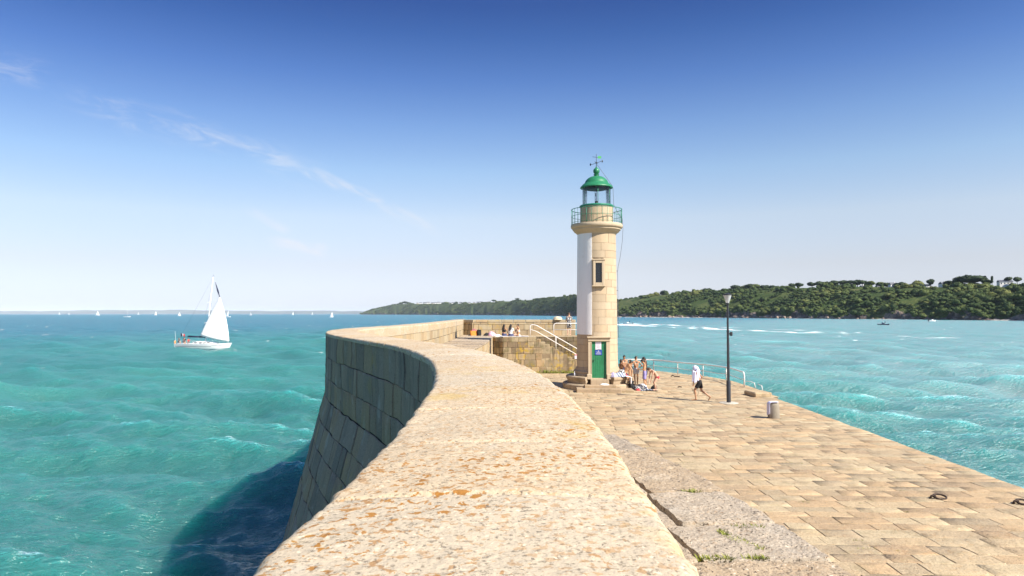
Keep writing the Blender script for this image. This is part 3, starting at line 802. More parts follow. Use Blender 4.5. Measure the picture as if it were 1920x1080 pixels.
mb.build('handle', M_DARKM, door)
mb = MB(); mb.M = MF; mb.box((-.035, yo - .080 + .078, 5.185 - Q), (.33, .012, .44)); nt = mb.build('notice', M_PAPER, door)
mb = MB(); mb.M = MF
for k in range(9): mb.box((-.035 + R.uniform(-.03, .0), yo - .080 + .0705, 5.33 - k * .033 - Q), (R.uniform(.14, .25), .004, .009))
mb.box((.02, yo - .080 + .0705, 4.995 - Q), (.18, .004, .035)); mb.build('printed_lines', M_INK, nt)
mb = MB(); mb.M = MF; mb.box((-.03, yo - .080 + .076, 4.80 - Q), (.40, .014, .29), b=.004); pq = mb.build('plaque', M_BLUE, door)
mb = MB(); mb.M = MF
mb.ell((-.03, yo - .080 + .069, 4.885 - Q), (.022, .004, .028)); mb.box((-.03, yo - .080 + .0675, 4.865 - Q), (.07, .004, .012))
for k, (wd, z) in enumerate(((.27, 4.825), (.20, 4.795), (.05, 4.765), (.30, 4.735), (.26, 4.71))): mb.box((-.03, yo - .080 + .0675, z - Q), (wd, .004, .011))
mb.build('white_lettering', M_PAPER, pq)
# window
wz = 9.32; mb = MB(); mb.M = MF; yw = -1.135
for sx in (-1, 1): mb.box((sx * .25, yw + .0, wz - Q), (.14, .24, 1.45), b=.02)
mb.box((0, yw - .0, wz + .64 - Q), (.362, .238, .15), b=.012); mb.box((0, yw - .0, wz - .64 - Q), (.362, .238, .17), b=.012)
for sx in (-1, 1): mb.box((sx * .335, yw + .03, wz - Q), (.035, .22, 1.50))
mb.box((0, yw - .02, wz + .75 - Q), (.74, .26, .055), b=.01); mb.box((0, yw - .03, wz - .75 - Q), (.76, .28, .06), b=.012)
wf = empty('window', (0, 0, 0)); wf.parent = lh
mb.build('frame', M_TOWER, wf)
mb = MB(); mb.M = MF; mb.box((0, yw - .035, wz - Q), (.36, .03, 1.14)); mb.build('pane', M_PANE, wf)
mb = MB(); mb.M = MF; mb.box((0, yw - .055, wz - .02 - Q), (.36, .02, .025)); mb.build('glazing_bar', M_DARKM, wf)
# gallery and its cornice
GZ = 12.22
arc([(1.0, 11.60), (1.12, 11.60), (1.15, 11.66), (1.22, 11.72), (1.31, 11.78), (1.36, 11.86), (1.40, 11.88), (1.41, 11.96), (1.46, 11.98), (1.50, 12.02), (1.515, 12.08), (1.515, 12.17), (1.49, GZ), (.5, GZ)], 80).build('gallery', M_TOWER, lh, angle=32)
mb = MB(); DP = lambda u, v: np.stack([.965 * np.cos(u / .965), .965 * np.sin(u / .965), v - Q], -1)
lay(mb, DP, course_blocks((-.965 * PI, .965 * PI), [GZ - .02, 12.72, 13.26], rt, .6, 1.0), gap=.012, bev=.01, dep=.015, jit=.003, du=.12, dv=.4, rough=.006, rs=4)
dr = mb.build('lantern_drum', M_TOWER, lh, tint=True, angle=35)
mb = MB(); mb.lathe([(.95, GZ - Q), (.95, 13.25 - Q), (.4, 13.25 - Q)], n=64); mb.build('joint_backing', M_MORT, dr, smooth=True)
arc([(.60, 13.255), (1.0, 13.255), (1.01, 13.29), (1.0, 13.33), (.96, 13.36), (.60, 13.362)], 64).build('lantern_sill', M_GREENR, lh, angle=35)
rl = 1.475; ra = empty('gallery_railing'); ra.parent = lh
for z, rad in ((13.10, .020), (12.70, .013), (12.31, .013)):
    mb = MB(); P = [(rl * math.cos(a), rl * math.sin(a), z - Q) for a in np.linspace(0, 2 * PI, 65)[:-1]]; mb.tube(P, rad, 6, closed=True); mb.build('rail', M_GREENR, ra, smooth=True)
for k in range(30):
    a = 2 * PI * k / 30; mb = MB(); mb.tube([(rl * math.cos(a), rl * math.sin(a), GZ - .03 - Q), (rl * math.cos(a), rl * math.sin(a), 13.10 - Q)], .016 if k % 5 == 0 else .012, 6); mb.build('baluster', M_GREENR, ra, smooth=True)
# lantern: glazing posts, glass, soffit, dome, ball, vane
gr = .83
for k in range(6):
    a = TOCAM + .10 + 2 * PI * k / 6; mb = MB(); mb.tube([(gr * math.cos(a), gr * math.sin(a), 13.34 - Q), (gr * math.cos(a), gr * math.sin(a), 14.42 - Q)], .018, 6); mb.build('glazing_post', M_GREENR, lh, smooth=True)
mb = MB(); P = np.stack([np.stack([gr * np.cos(A_), gr * np.sin(A_), z - Q + 0 * A_], -1) for A_ in [np.linspace(0, 2 * PI, 49)[:-1]] for z in (13.35, 14.42)], 1)
mb.grid(P, 48, 2, wrapu=True); mb.build('lantern_glass', mg, lh, smooth=True)
arc([(.02, 14.36), (.60, 14.30), (.84, 14.40), (.84, 14.44)], 48).build('soffit', M_SOFFIT, lh, smooth=True)
arc([(.80, 14.385), (.955, 14.385), (.965, 14.40), (.955, 14.44), (.93, 14.47), (.80, 14.60), (.72, 14.66), (.69, 14.70), (.66, 14.78), (.60, 14.87), (.50, 14.965), (.37, 15.04), (.22, 15.085), (.14, 15.10), (.12, 15.14), (.17, 15.17), (.17, 15.20), (.10, 15.225), (.09, 15.25)], 56).build('dome_roof', M_GREEN, lh, angle=50)
mb = MB(); mb.ell((0, 0, 15.40 - Q), (.19, .19, .20), n=24); mb.tube([(0, 0, 15.58 - Q), (0, 0, 15.66 - Q)], .05, 8); mb.build('ball_finial', M_GREEN, lh, smooth=True)
VM = Rz(TOCAM + PI / 2)
wv = empty('weather_vane'); wv.parent = lh
mb = MB(); mb.M = VM; mb.tube([(0, 0, 15.6 - Q), (0, 0, 16.42 - Q)], [.022, .012], 6); mb.tube([(-.22, 0, 16.26 - Q), (.10, 0, 16.21 - Q)], .012, 6); mb.tube([(-.31, .1, 15.81 - Q), (.32, -.1, 15.97 - Q)], .012, 6)
mb.ell((0, 0, 15.9 - Q), (.05, .05, .05)); mb.tube([(.1, .3, 15.9 - Q), (-.1, -.3, 15.9 - Q)], .012, 6)
mb.build('spindle', M_DARKM, wv, smooth=True)
mb = MB(); mb.M = VM; mb.prism([(.08, .005), (.29, .005), (.29, -.005), (.08, -.005)], 16.15 - Q, 16.29 - Q); mb.build('vane_blade', simple('pale_green_paint', (.12, .5, .16), .5), wv)
for sx, z in ((-1, 15.80), (1, 15.985)):
    mb = MB(); mb.M = VM; th = np.linspace(0, PI / 2, 6); ph = np.linspace(0, 2 * PI, 13)[:-1]
    mb.grid(np.array([[[.085 * math.cos(tt_) * sx * .8 + sx * .32, .085 * math.sin(tt_) * math.cos(p), z - Q + .085 * math.sin(tt_) * math.sin(p)] for tt_ in th] for p in ph]), 12, 6, wrapu=True); mb.tube([(sx * .25, -.02, z - Q), (sx * .36, -.02, z - Q)], .015, 6); mb.build('wind_cup', M_DARKM, wv, smooth=True)
mb = MB(); mb.tube([(0, 0, 13.3 - Q), (0, 0, 13.42 - Q), (0, 0, 13.62 - Q)], [.12, .09, .085], 12); mb.tube([(0, 0, 13.62 - Q), (.0, .0, 13.75 - Q), (.02, 0, 14.35 - Q)], .02, 6); mb.tube([(-.07, -.03, 13.66 - Q), (-.09, -.03, 13.85 - Q), (-.05, 0, 13.95 - Q), (-.06, 0, 14.1 - Q)], .016, 6)
mb.build('beacon_lamp', M_DARKM, lh, smooth=True)
# lightning cable: from the vane down past the gallery to clips on the shaft
mb = MB(); VP_ = lambda x, y, z: (Vector((x, y, 0)) @ Matrix.Identity(3)) if False else (VM[:3, :3] @ np.array([x, y, 0])) + np.array([0, 0, z - Q])
pts = [(.04, 0, 15.8), (.35, 0, 15.35), (.93, .0, 14.5), (.965, .0, 14.35), (1.0, .0, 13.4), (1.26, .2, 12.9), (1.50, .2, 12.6), (1.535, .2, 12.0), (1.50, .2, 11.3), (1.36, .15, 10.3), (1.24, .1, 9.75), (1.205, .1, 9.5), (1.215, .1, 8.3), (1.225, .1, 7.0), (1.23, .1, 5.6)]
mb.tube([VP_(*p) for p in pts], .012, 6)
for z in (9.5, 8.35, 7.2): mb.tube([VP_(1.10, .1, z), VP_(1.23, .1, z)], .018, 6)
mb.build('lightning_cable', M_CABLE, lh, smooth=True)

# ================================================================ things on the quay
lp = empty('street_lamp', (10.45, 33.1, Q)); tag(lp, 'slender dark lamp post with flared clear lantern head standing on the open quay', 'street lamp')
mb = MB(); mb.tube([(0, 0, 0), (0, 0, 1.02), (0, 0, 1.07)], [.102, .102, .085], 16); mb.build('pole_base', M_LAMPP, lp, angle=40)
mb = MB(); mb.tube([(0, 0, 1.05), (0, 0, 3.42)], [.066, .058], 14); mb.tube([(0, 0, 3.42), (0, 0, 3.50)], .068, 14); mb.tube([(0, 0, 3.50), (0, 0, 4.78)], [.050, .046], 14); mb.build('pole', M_LAMPP, lp, angle=40)
mb = MB(); mb.box((.15, -.02, 3.32), (.11, .10, .19), b=.012); mb.box((.08, 0, 3.32), (.08, .03, .06)); mb.build('control_box', M_DARKM, lp)
hd = empty('lamp_head'); hd.parent = lp
mp, t = newmat('clear_polycarbonate')
t.out(t.n('ShaderNodeMixShader', {0: .62, 1: t.n('ShaderNodeBsdfTransparent', {'Color': (.95, .96, .97)}), 2: bsdf(t, (.74, .76, .78), .18)}))
mb = MB(); mb.lathe([(.065, 4.80), (.195, 5.19)], n=20); mb.build('lantern_bowl', mp, hd, smooth=True)
mb = MB(); mb.lathe([(.0, 5.30), (.08, 5.29), (.20, 5.23), (.205, 5.19), (.0, 5.185)], n=20); mb.build('cap', M_DARKM, hd, angle=40)
mb = MB(); mb.lathe([(.0, 4.76), (.075, 4.76), (.075, 4.82), (.0, 4.825)], n=16); mb.build('collar', M_LAMPP, hd, angle=40)
mb = MB(); mb.lathe([(0.0, .0), (.46, .0), (.44, .022), (.0, .03)], n=28); mb.build('concrete_footing', simple('pale_concrete', (.50, .45, .37), .85, var=.1, bump=.3), lp, angle=40)

bo = empty('mooring_bollard', (10.78, 28.3, Q)); tag(bo, 'short round-topped granite bollard with a towel hung over it', 'bollard')
mb = MB(); pr = [(.0, 0), (.235, 0), (.235, .05), (.228, .3), (.22, .52), (.205, .60), (.16, .645), (.08, .665), (.0, .67)]; mb.lathe(pr, n=40); mb.build('stone_post', stone('bollard_granite', (.27, .235, .185), (.27, .22, .16), (.17, .14, .11), spk=.35, speck=60, bump=.6), bo, angle=50)

def cloth(name, P, mat, label, cat, thick=.012, group=None, parent=None):
    """P: (nu, nv, 3) grid of a folded cloth; given a real thickness"""
    P = np.asarray(P, float); nu, nv = P.shape[:2]
    du = np.gradient(P, axis=0); dv = np.gradient(P, axis=1); n = np.cross(du, dv); n /= np.linalg.norm(n, axis=2)[..., None] + 1e-9
    mb = MB(); mb.grid(P + n * thick / 2, nu, nv); mb.grid(P - n * thick / 2, nu, nv, flip=True)
    A = lambda i, j: i * nv + j; B = nu * nv; q = []
    for i in range(nu - 1):
        for j, s in ((0, 1), (nv - 1, 0)):
            a, b = A(i, j), A(i + 1, j); q.append((a, a + B, b + B, b) if s else (a, b, b + B, a + B))
    for j in range(nv - 1):
        for i, s in ((0, 0), (nu - 1, 1)):
            a, b = A(i, j), A(i, j + 1); q.append((a, a + B, b + B, b) if s else (a, b, b + B, a + B))
    mb.f.append(np.array(q)); o = mb.build(name, mat, parent, smooth=True)
    if label: tag(o, label, cat, group)
    return o
def towelmat(name, c, stripes=None, sc=9.0):
    m, t = newmat(name); co = t.n('ShaderNodeTexCoord').outputs['Object']
    col = t.mix(t.noise(co, 14, 3), tuple(k * .85 for k in c), c)
    if stripes is not None:
        x = t.n('ShaderNodeSeparateXYZ', {0: co}).outputs
        s_ = t.m('FRACT', t.m('MULTIPLY', t.m('ADD', x[0], t.m('MULTIPLY', x[2], .6)), sc))
        col = t.mix(t.m('GREATER_THAN', s_, .55), col, stripes)
    t.out(bsdf(t, col, .95, 0, t.bump(t.noise(co, 160, 2), .4, .004), .1)); return m
M_TW = towelmat('white_towel', (.80, .79, .82)); M_TLAV = towelmat('pale_lavender_towel', (.70, .69, .86))
# towel over the bollard: along the top, then hanging down on the side away from the sun
U = np.linspace(0, 1, 22); V = np.linspace(-1, 1, 15); P = np.zeros((22, 15, 3))
for i, u in enumerate(U):
    for j, v in enumerate(V):
        yy_ = v * .15; s = u * .78
        top = .675 - .25 * yy_ ** 2
        if s < .30: x = .13 - s * 1.15; z = top - .9 * max(0, abs(x) - .1) ** 2
        else: x = -.215 - .028 - .02 * math.sin(v * 7 + 1) * (s - .3) - .02 * (s - .3); z = top - .05 - (s - .30) * (1.0 + .1 * v)
        if .22 < s < .36: k = (s - .22) / .14; x = -.125 - .118 * math.sin(k * PI / 2); z = top - .07 * (1 - math.cos(k * PI / 2)) - .02 * k
        P[i, j] = (10.78 + x, 28.3 - .07 + yy_ - .03 * u, Q + z + .012)
cloth('towel', P, M_TLAV, 'pale towel draped over the granite bollard', 'towel')

# white railing round the head of the quay
rp = [(8.55, 51.5), (10.55, 51.0), (11.72, 48.5), (12.95, 46.45), (13.72, 43.9), (13.62, 40.2)]
qr = empty('quay_railing', (12.0, 46, Q)); tag(qr, 'white tubular railing with sagging chain along the water edge of the quay', 'railing')
org = Vector((12.0, 46, Q))
rz_ = np.array(rp); hh = .86
sr = np.concatenate([[0], np.cumsum(np.hypot(*np.diff(rz_, axis=0).T))]); q = np.linspace(0, sr[-1] - .25, 60)
xx = catmull(sr, rz_, q)
top = [(x, y, Q + hh) for x, y in xx]; e = rz_[-1]; dl = (rz_[-1] - xx[-1])
for k in range(1, 8): a = k / 7 * PI / 2; f_ = math.sin(a); top.append((xx[-1][0] + dl[0] * f_, xx[-1][1] + dl[1] * f_, Q + hh - .25 * (1 - math.cos(a))))
top.append((e[0], e[1], Q - .05))
mb = MB(); mb.tube([Vector(p) - org for p in top], .042, 10); mb.build('handrail', M_WRAIL, qr, smooth=True)
for (x, y) in rp[:-1]:
    mb = MB(); mb.tube([Vector((x, y, Q - .05)) - org, Vector((x, y, Q + hh)) - org], .034, 8); mb.build('post', M_RUST, qr, smooth=True)
ch = []
for a, b in zip(range(len(rp) - 1), range(1, len(rp))):
    for k in range(12):
        f_ = k / 12; x = rz_[a] * (1 - f_) + rz_[b] * f_; mid = catmull(sr, rz_, np.array([sr[a] * (1 - f_) + sr[b] * f_]))[0]
        ch.append((mid[0], mid[1], Q + .44 - .05 * math.sin(f_ * PI)))
ch.append((e[0], e[1], Q + .40))
mb = MB(); mb.tube([Vector(p) - org for p in ch], [(.026 if k % 2 else .016) for k in range(len(ch))], 6); mb.build('chain', M_RUST, qr, smooth=True)
lad = [(13.66, 40.1, Q + .36), (13.85, 39.8, Q + .36), (13.98, 39.55, Q + .30), (14.02, 39.5, Q - .0)]
mb = MB(); mb.tube([Vector(p) - org for p in lad], .022, 8); mb.tube([Vector(p) - org + Vector((.25, -.45, -.1)) for p in lad[1:]], .022, 8); mb.build('ladder_grab_rail', M_WRAIL, qr, smooth=True)
ks = empty('kerb_stone', (13.05, 35.9, Q)); 
mb = MB(); mb.box((0, 0, .10), (.95, 1.25, .26), rz=.12, b=.05); ob = mb.build('kerb_stone', M_QUAY, None, tint=True); ob.location = (12.9, 36.0, Q); bpy.data.objects.remove(ks); ob.name = 'kerb_stone'
tag(ob, 'single raised kerb stone on the corner of the quay above the water', 'kerb stone')

# railings of the platform and its steps
def railpath(pts, rad=.05, n=6):
    out = []
    for i, p in enumerate(pts):
        if i in (0, len(pts) - 1): out.append(Vector(p)); continue
        p = Vector(p); a = (Vector(pts[i - 1]) - p); b = (Vector(pts[i + 1]) - p); L = min(.22, a.length * .45, b.length * .45); a = p + a.normalized() * L; b = p + b.normalized() * L
        for k in range(n + 1): f_ = k / n; out.append(a * (1 - f_) ** 2 + p * 2 * f_ * (1 - f_) + b * f_ * f_)
    return out
yr = 49.58; sl_ = -rise / tr
sr1 = empty('stair_handrail', (1.3, yr, PL)); tag(sr1, 'sloping white double handrail down the platform steps', 'handrail'); org = Vector((1.3, yr, PL))
zr = lambda x: PL - .10 + (x - 1.9) * sl_
mb = MB(); mb.tube([Vector(p) - org for p in railpath([(1.32, yr, PL - .05), (1.32, yr, PL + .88), (1.72, yr, PL + .86), (6.2, yr, zr(6.2) + .86)])], .030, 8); mb.build('top_rail', M_WRAIL, sr1, smooth=True)
mb = MB(); mb.tube([Vector(p) - org for p in railpath([(1.36, yr, PL + .52), (1.72, yr, PL + .42), (6.2, yr, zr(6.2) + .42)])], .026, 8); mb.build('mid_rail', M_WRAIL, sr1, smooth=True)
for x in (3.18, 4.95): mb = MB(); mb.tube([Vector((x, yr, zr(x) - .12)) - org, Vector((x, yr, zr(x) + .86)) - org], .03, 8); mb.build('post', M_WRAIL, sr1, smooth=True)
sg_ = empty('small_sign', (4.68, yr - .06, zr(4.68) + .28)); tag(sg_, 'small white sign with a red top edge fixed to the stair handrail beside the tower', 'sign')
mb = MB(); mb.box((0, 0, 0), (.30, .015, .34), b=.004); mb.build('plate', M_PAPER, sg_)
mb = MB(); mb.box((0, -.010, .115), (.27, .006, .07)); mb.build('red_band', M_RED, sg_)
mb = MB(); mb.box((-.03, -.010, -.03), (.09, .004, .014)); mb.box((.03, -.010, -.06), (.08, .004, .014)); mb.box((.03, -.010, -.02), (.014, .004, .09)); mb.build('dark_marks', M_INK, sg_)
yr = 50.86
gr_ = empty('platform_guardrail', (3.1, yr, PL)); tag(gr_, 'level white guard rail at the top of the platform steps', 'guard rail'); org = Vector((3.1, yr, PL))
mb = MB(); mb.tube([Vector(p) - org for p in railpath([(3.1, yr, PL - .05), (3.1, yr, PL + .96), (6.9, yr, PL + .96)])], .031, 8); mb.build('top_rail', M_WRAIL, gr_, smooth=True)
mb = MB(); mb.tube([Vector((3.1, yr, PL + .48)) - org, Vector((6.9, yr, PL + .48)) - org], .024, 8); mb.build('mid_rail', M_WRAIL, gr_, smooth=True)
for x in (5.3, 6.85): mb = MB(); mb.tube([Vector((x, yr, PL - .05)) - org, Vector((x, yr, PL + .96)) - org], .03, 8); mb.build('post', M_WRAIL, gr_, smooth=True)

# iron mooring rings lying on the quay
for k, (x, y, r_, lab) in enumerate(((9.95, 16.05, .14, 'rusty iron mooring ring lying on the near quay slabs'), (11.55, 15.6, .14, 'rusty iron mooring ring nearest the water edge of the quay'))):
    o = empty('mooring_ring', (x, y, Q)); tag(o, lab, 'mooring ring', 'mooring rings on the quay')
    mb = MB(); mb.tube([(r_ * math.cos(a), r_ * .8 * math.sin(a), .045 + .03 * math.sin(a)) for a in np.linspace(0, 2 * PI, 25)[:-1]], .022, 8, closed=True); mb.build('ring', M_IRON, o, smooth=True)
    mb = MB(); mb.tube([(-r_ - .09, 0, -.01), (-r_ - .05, 0, .07), (-r_ + .02, 0, .085), (-r_ + .06, 0, -.01)], .024, 8); mb.build('staple', M_IRON, o, smooth=True)
for k, (x, y, lab) in enumerate(((11.05, 46.4, 'small dark twist of debris on the quay near the water railing'), (9.75, 39.9, 'tiny dark scrap on the quay between tower and lamp post'))):
    mb = MB(); mb.M = np.array(Matrix.Translation((x, y, Q + .03)))
    mb.tube([(-.28, 0, .03), (-.16, .05, .10), (-.05, -.03, .03), (.1, .04, .03), (.3, -.02, .02)] if k == 0 else [(-.1, 0, 0), (0, .03, .03), (.12, 0, 0)], .04 if k == 0 else .03, 7); tag(mb.build('scrap', M_IRON, smooth=True), lab, 'debris')

# grass in the joints of the walkway and round the foot of walls
mgr, t = newmat('joint_grass'); tnn = t.n('ShaderNodeAttribute', attribute_name='tint').outputs['Color']; sgr = t.n('ShaderNodeSeparateColor', {0: tnn}).outputs
t.out(bsdf(t, t.mix(sgr[0], (.10, .15, .015), (.34, .33, .06)), .8))
mb = MB(); rg = random.Random(2)
def tuft(x, y, z, n, spread, h):
    for k in range(n):
        a = rg.uniform(0, 2 * PI); d = spread * math.sqrt(rg.random()); px, py = x + d * math.cos(a), y + d * math.sin(a); b = rg.uniform(0, 2 * PI); L = h * rg.uniform(.5, 1.2); w_ = .0045 + .002 * rg.random(); lx, ly = math.cos(b) * L * .6, math.sin(b) * L * .6
        v = [(px - w_ * math.sin(b), py + w_ * math.cos(b), z), (px + w_ * math.sin(b), py - w_ * math.cos(b), z), (px + lx * .5 + w_ * .6 * math.sin(b), py + ly * .5 - w_ * .6 * math.cos(b), z + L * .6), (px + lx, py + ly, z + L * .9)]
        mb.add(v, [(0, 1, 2, 3)], (rg.random(), .5, .5))
for (x, y, ln, n, dx, dy) in ((1.33, 6.95, .5, 260, .25, -.5), (1.68, 6.42, .16, 140, 1, .1), (1.62, 5.12, .35, 260, .25, -.9), (1.83, 5.35, .2, 130, 1, 0), (1.50, 4.68, .45, 360, 1, .05), (1.15, 7.9, .3, 120, .2, -.6), (1.06, 8.7, .25, 100, 1, 0), (1.72, 4.95, .25, 150, .3, -.6)):
    L_ = math.hypot(dx, dy)
    for k in range(n // 12): f_ = rg.uniform(-.5, .5) * ln; tuft(x + dx / L_ * f_, y + dy / L_ * f_, WK - .035, 12, .03, .055)
for k in range(70): tuft(rg.uniform(1.8, 6), 49.40 - rg.random() * .12, Q - .02, 14, .10, .22 * (.5 + rg.random()))
for k in range(26): tuft(TX + rg.uniform(-2.6, 2.2), 37.35 + rg.uniform(-.2, .3), Q - .02, 10, .10, .07)
for k in range(90):
    y = rg.uniform(8, 34); x = rg.uniform(float(wk_edge(y)) + .3, 12.4); L_ = rg.uniform(.1, .5)
    for q_ in range(int(L_ * 16)): tuft(x + (rg.random() - .5) * L_, y + QS * x, Q - .012, 5, .03, .035)
tag(mb.build('grass', mgr, tint=True), 'thin yellow green grass growing in the joints of the old stone', 'grass', kind='stuff')
# ================================================================ headland across the water
SH = [(2080, 560), (1990, 610), (1920, 665), (1820, 725), (1700, 810), (1540, 930), (1400, 1060), (1280, 1190), (1160, 1330), (1105, 1600), (1075, 1900), (1040, 2150), (960, 2700), (880, 3300), (800, 4000), (730, 4700), (676, 5200)]
RIDGE = [(676, 587.2), (684, 585.5), (700, 580), (720, 576), (740, 571.5), (760, 570), (800, 569.5), (850, 569.5), (880, 569), (920, 567), (960, 564), (1000, 562), (1040, 557), (1075, 552.5), (1090, 553.5), (1120, 558), (1160, 562), (1200, 556), (1250, 551),
         (1300, 548), (1350, 547), (1390, 544), (1440, 543), (1500, 542), (1600, 541), (1700, 543), (1790, 545), (1850, 546), (1920, 546), (2080, 547)]
shp = np.array([((px - 960) / 1280 * d, d) for px, d in SH]); shx = np.array([s[0] for s in SH], float)
sl_t = np.concatenate([[0], np.cumsum(np.hypot(*np.diff(shp, axis=0).T))])
def shore(t_): return np.stack([np.interp(t_, sl_t, shp[:, 0]), np.interp(t_, sl_t, shp[:, 1])], -1)
def shore_px(t_): return np.interp(t_, sl_t, shx)
def t_of_px(px): return np.interp(px, shx[::-1], sl_t[::-1])
def inland(t_): d = shore(t_ + 3.) - shore(t_ - 3.); d /= np.linalg.norm(d, axis=1)[:, None] + 1e-9; return np.stack([-d[:, 1], d[:, 0]], -1) * -1
DEPTH = lambda d: 120 + .05 * d
def land(t_, w):
    """t_: metres along the shore, w: 0 at the water, 1 at the ridge, to 1.6 behind it"""
    t_ = np.asarray(t_, float); w = np.asarray(w, float)
    b = shore(t_); dist = np.hypot(b[:, 0], b[:, 1]); dp = DEPTH(dist)
    away = b / dist[:, None]                                     # inland, away from the mole
    wob = 9 * fbm(np.stack([t_, 0 * t_, 0 * t_], -1), 1 / 70., 3) * (dist / 900) ** .3
    p = b + away * (dp * w + wob * np.clip(1 - w, 0, 1))[:, None]
    rp_ = shore_px(t_); H = (588 - np.interp(rp_, [r[0] for r in RIDGE], [r[1] for r in RIDGE])) / 1280 * (dist + dp) + CAM
    H = np.maximum(H - np.interp(dist, [700, 1500, 2500, 5000], [1.5, 2., 1, .5]), 1.5)
    cl = np.minimum(6.5 + 5 * vn(np.stack([t_, 0 * t_ + 4, 0 * t_], -1), 1 / 45.), H * .5)
    prof = np.where(w < .04, w / .04 * cl, cl + (H - cl) * (1 - (1 - np.clip((w - .04) / .96, 0, 1)) ** 1.7))
    prof = prof - np.clip(w - 1, 0, 2) * 6
    n = fbm(np.stack([p[:, 0], p[:, 1], 0 * t_], -1), 1 / 60., 4) * np.minimum(7, H * .12) * np.clip(w * 5, 0, 1) * np.clip(1.25 - w, 0.1, 1)
    z = prof + n
    z = np.where(w < -.001, -2, z)
    return np.stack([p[:, 0], p[:, 1], z], -1)
def axis_t():
    t_ = [0.0]
    while t_[-1] < sl_t[-1]: d = np.hypot(*shore(np.array([t_[-1]]))[0]); t_.append(t_[-1] + max(2.2, d * .0032))
    return np.array(t_)
ta = axis_t(); wa = np.concatenate([[-.05, 0, .008, .016, .024, .032, .04, .05, .065], np.linspace(.085, 1.0, 34), [1.08, 1.2, 1.4, 1.8]])
TT, WW = np.meshgrid(ta, wa, indexing='ij'); P = land(TT.ravel(), WW.ravel())
rk = (WW.ravel() < .07) & (WW.ravel() >= 0)
jit = fbm(P, 1 / 5., 4); P[rk, 1] += 5.0 * jit[rk]; P[rk, 0] += 5 * fbm(P + 60, 1 / 5., 3)[rk]; P[rk, 2] *= 1 + .5 * fbm(P + 30, 1 / 7., 3)[rk]
dist_t = np.hypot(P[:, 0], P[:, 1])
mb = MB(); mb.grid(P, len(ta), len(wa), np.stack([WW.ravel(), dist_t / 5000, 0 * dist_t], -1))
m_hill, t = newmat('headland_scrub')
co = t.n('ShaderNodeTexCoord').outputs['Object']
at = t.n('ShaderNodeSeparateColor', {0: t.n('ShaderNodeAttribute', attribute_name='tint').outputs['Color']}).outputs
n1 = t.noise(co, .016, 5, .6); n2 = t.noise(co, .075, 4, .65)
g = t.mix(t.ramp(n1, .40, .60), (.060, .090, .026), (.098, .120, .038))
g = t.mix(t.ramp(n2, .46, .60), g, (.045, .075, .022))
g = t.mix(t.m('MULTIPLY', t.ramp(t.noise(co, .03, 3), .62, .70), .7), g, (.17, .155, .07))
rc = t.mix(t.ramp(t.noise(co, .12, 4, .6), .35, .68), (.075, .06, .055), (.30, .235, .195))
rc = t.mix(t.m('MULTIPLY', t.ramp(t.noise(co, .35, 3), .55, .65), .6), rc, (.05, .045, .045))
rkm = t.ramp(t.m('ADD', at[0], t.m('MULTIPLY', t.m('SUBTRACT', t.noise(co, .045, 4), .5), .30)), .035, .055, True, 1, 0)
c = t.mix(rkm, g, rc)
t.out(bsdf(t, c, .95, 0, t.bump(t.noise(co, .35, 5, .7), 1.0, 2.5), .1))
hill = mb.build('headland', m_hill, tint=True, smooth=False)
tag(hill, 'long green headland across the bay with low rocky cliffs', 'headland', kind='structure')

# beach strip at the foot of the cliffs on the near end
mb = MB(); tb = np.linspace(0, t_of_px(1100), 200); b = shore(tb); aw = b / np.linalg.norm(b, axis=1)[:, None]; wd = 4 + 5 * np.clip(vn(np.stack([tb, 0 * tb, 0 * tb], -1), 1 / 60.) + .1, 0, 1)
mb.grid(np.stack([np.concatenate([b - aw * wd[:, None], 0 * tb[:, None] - .3], 1), np.concatenate([b + aw * 6, 0 * tb[:, None] + 1.3], 1)], 1), len(tb), 2)
tag(mb.build('beach', simple('pale_shingle', (.40, .36, .31), .9, var=.35, scale=.15)), 'narrow strip of pale shingle at the foot of the cliffs', 'beach', kind='structure')

# ---- foliage templates: knobbly cores wrapped in many small leaf clumps
def ico(sub):
    import bmesh
    bm = bmesh.new(); bmesh.ops.create_icosphere(bm, subdivisions=sub, radius=1.0); v = np.array([x.co for x in bm.verts]); f = np.array([[q.index for q in p.verts] for p in bm.faces]); bm.free(); return v, f
I1 = ico(1); I2 = ico(2)
def crown_template(seed, blobs=4, leaves=90, flat=.78, leaf=.17, core=I2):
    g = np.random.default_rng(seed); V, F, T = [], [], []; n = 0; ctr = []
    for k in range(blobs):
        a = g.uniform(0, 2 * PI); d = g.uniform(.15, .55) if k else 0
        c = np.array([d * math.cos(a), d * math.sin(a), g.uniform(-.12, .32) if k else 0]); r = g.uniform(.42, .62) if k else .70
        v, f = core; v = v * (1 + .22 * fbm(v + seed * 3 + k, 2.4, 2)[:, None]) * r * [1, 1, flat] + c
        V.append(v); F.append(f + n); n += len(v); ctr.append((c, r)); T.append(np.tile(g.random(3), (len(v), 1)))
    LV, LF = [], []
    for k in range(leaves):
        c, r = ctr[g.integers(len(ctr))]; u = g.normal(size=3); u /= np.linalg.norm(u); u[2] = u[2] if u[2] > -.3 else -u[2]
        p = c + u * r * [1, 1, flat] * g.uniform(.92, 1.14); w = u + .7 * g.normal(size=3); w /= np.linalg.norm(w)
        e1 = np.cross(w, g.normal(size=3)); e1 /= np.linalg.norm(e1); e2 = np.cross(w, e1); s = leaf * g.uniform(.55, 1.2)
        LV += [p + s * e1, p + s * .8 * e2, p - s * e1, p - s * .8 * e2]; LF.append([n, n + 1, n + 2, n + 3]); n += 4; T.append(np.tile([g.random(), g.random(), g.random()], (4, 1)))
    return np.concatenate(V + [np.array(LV)]), np.concatenate(F), np.array(LF), np.concatenate(T)
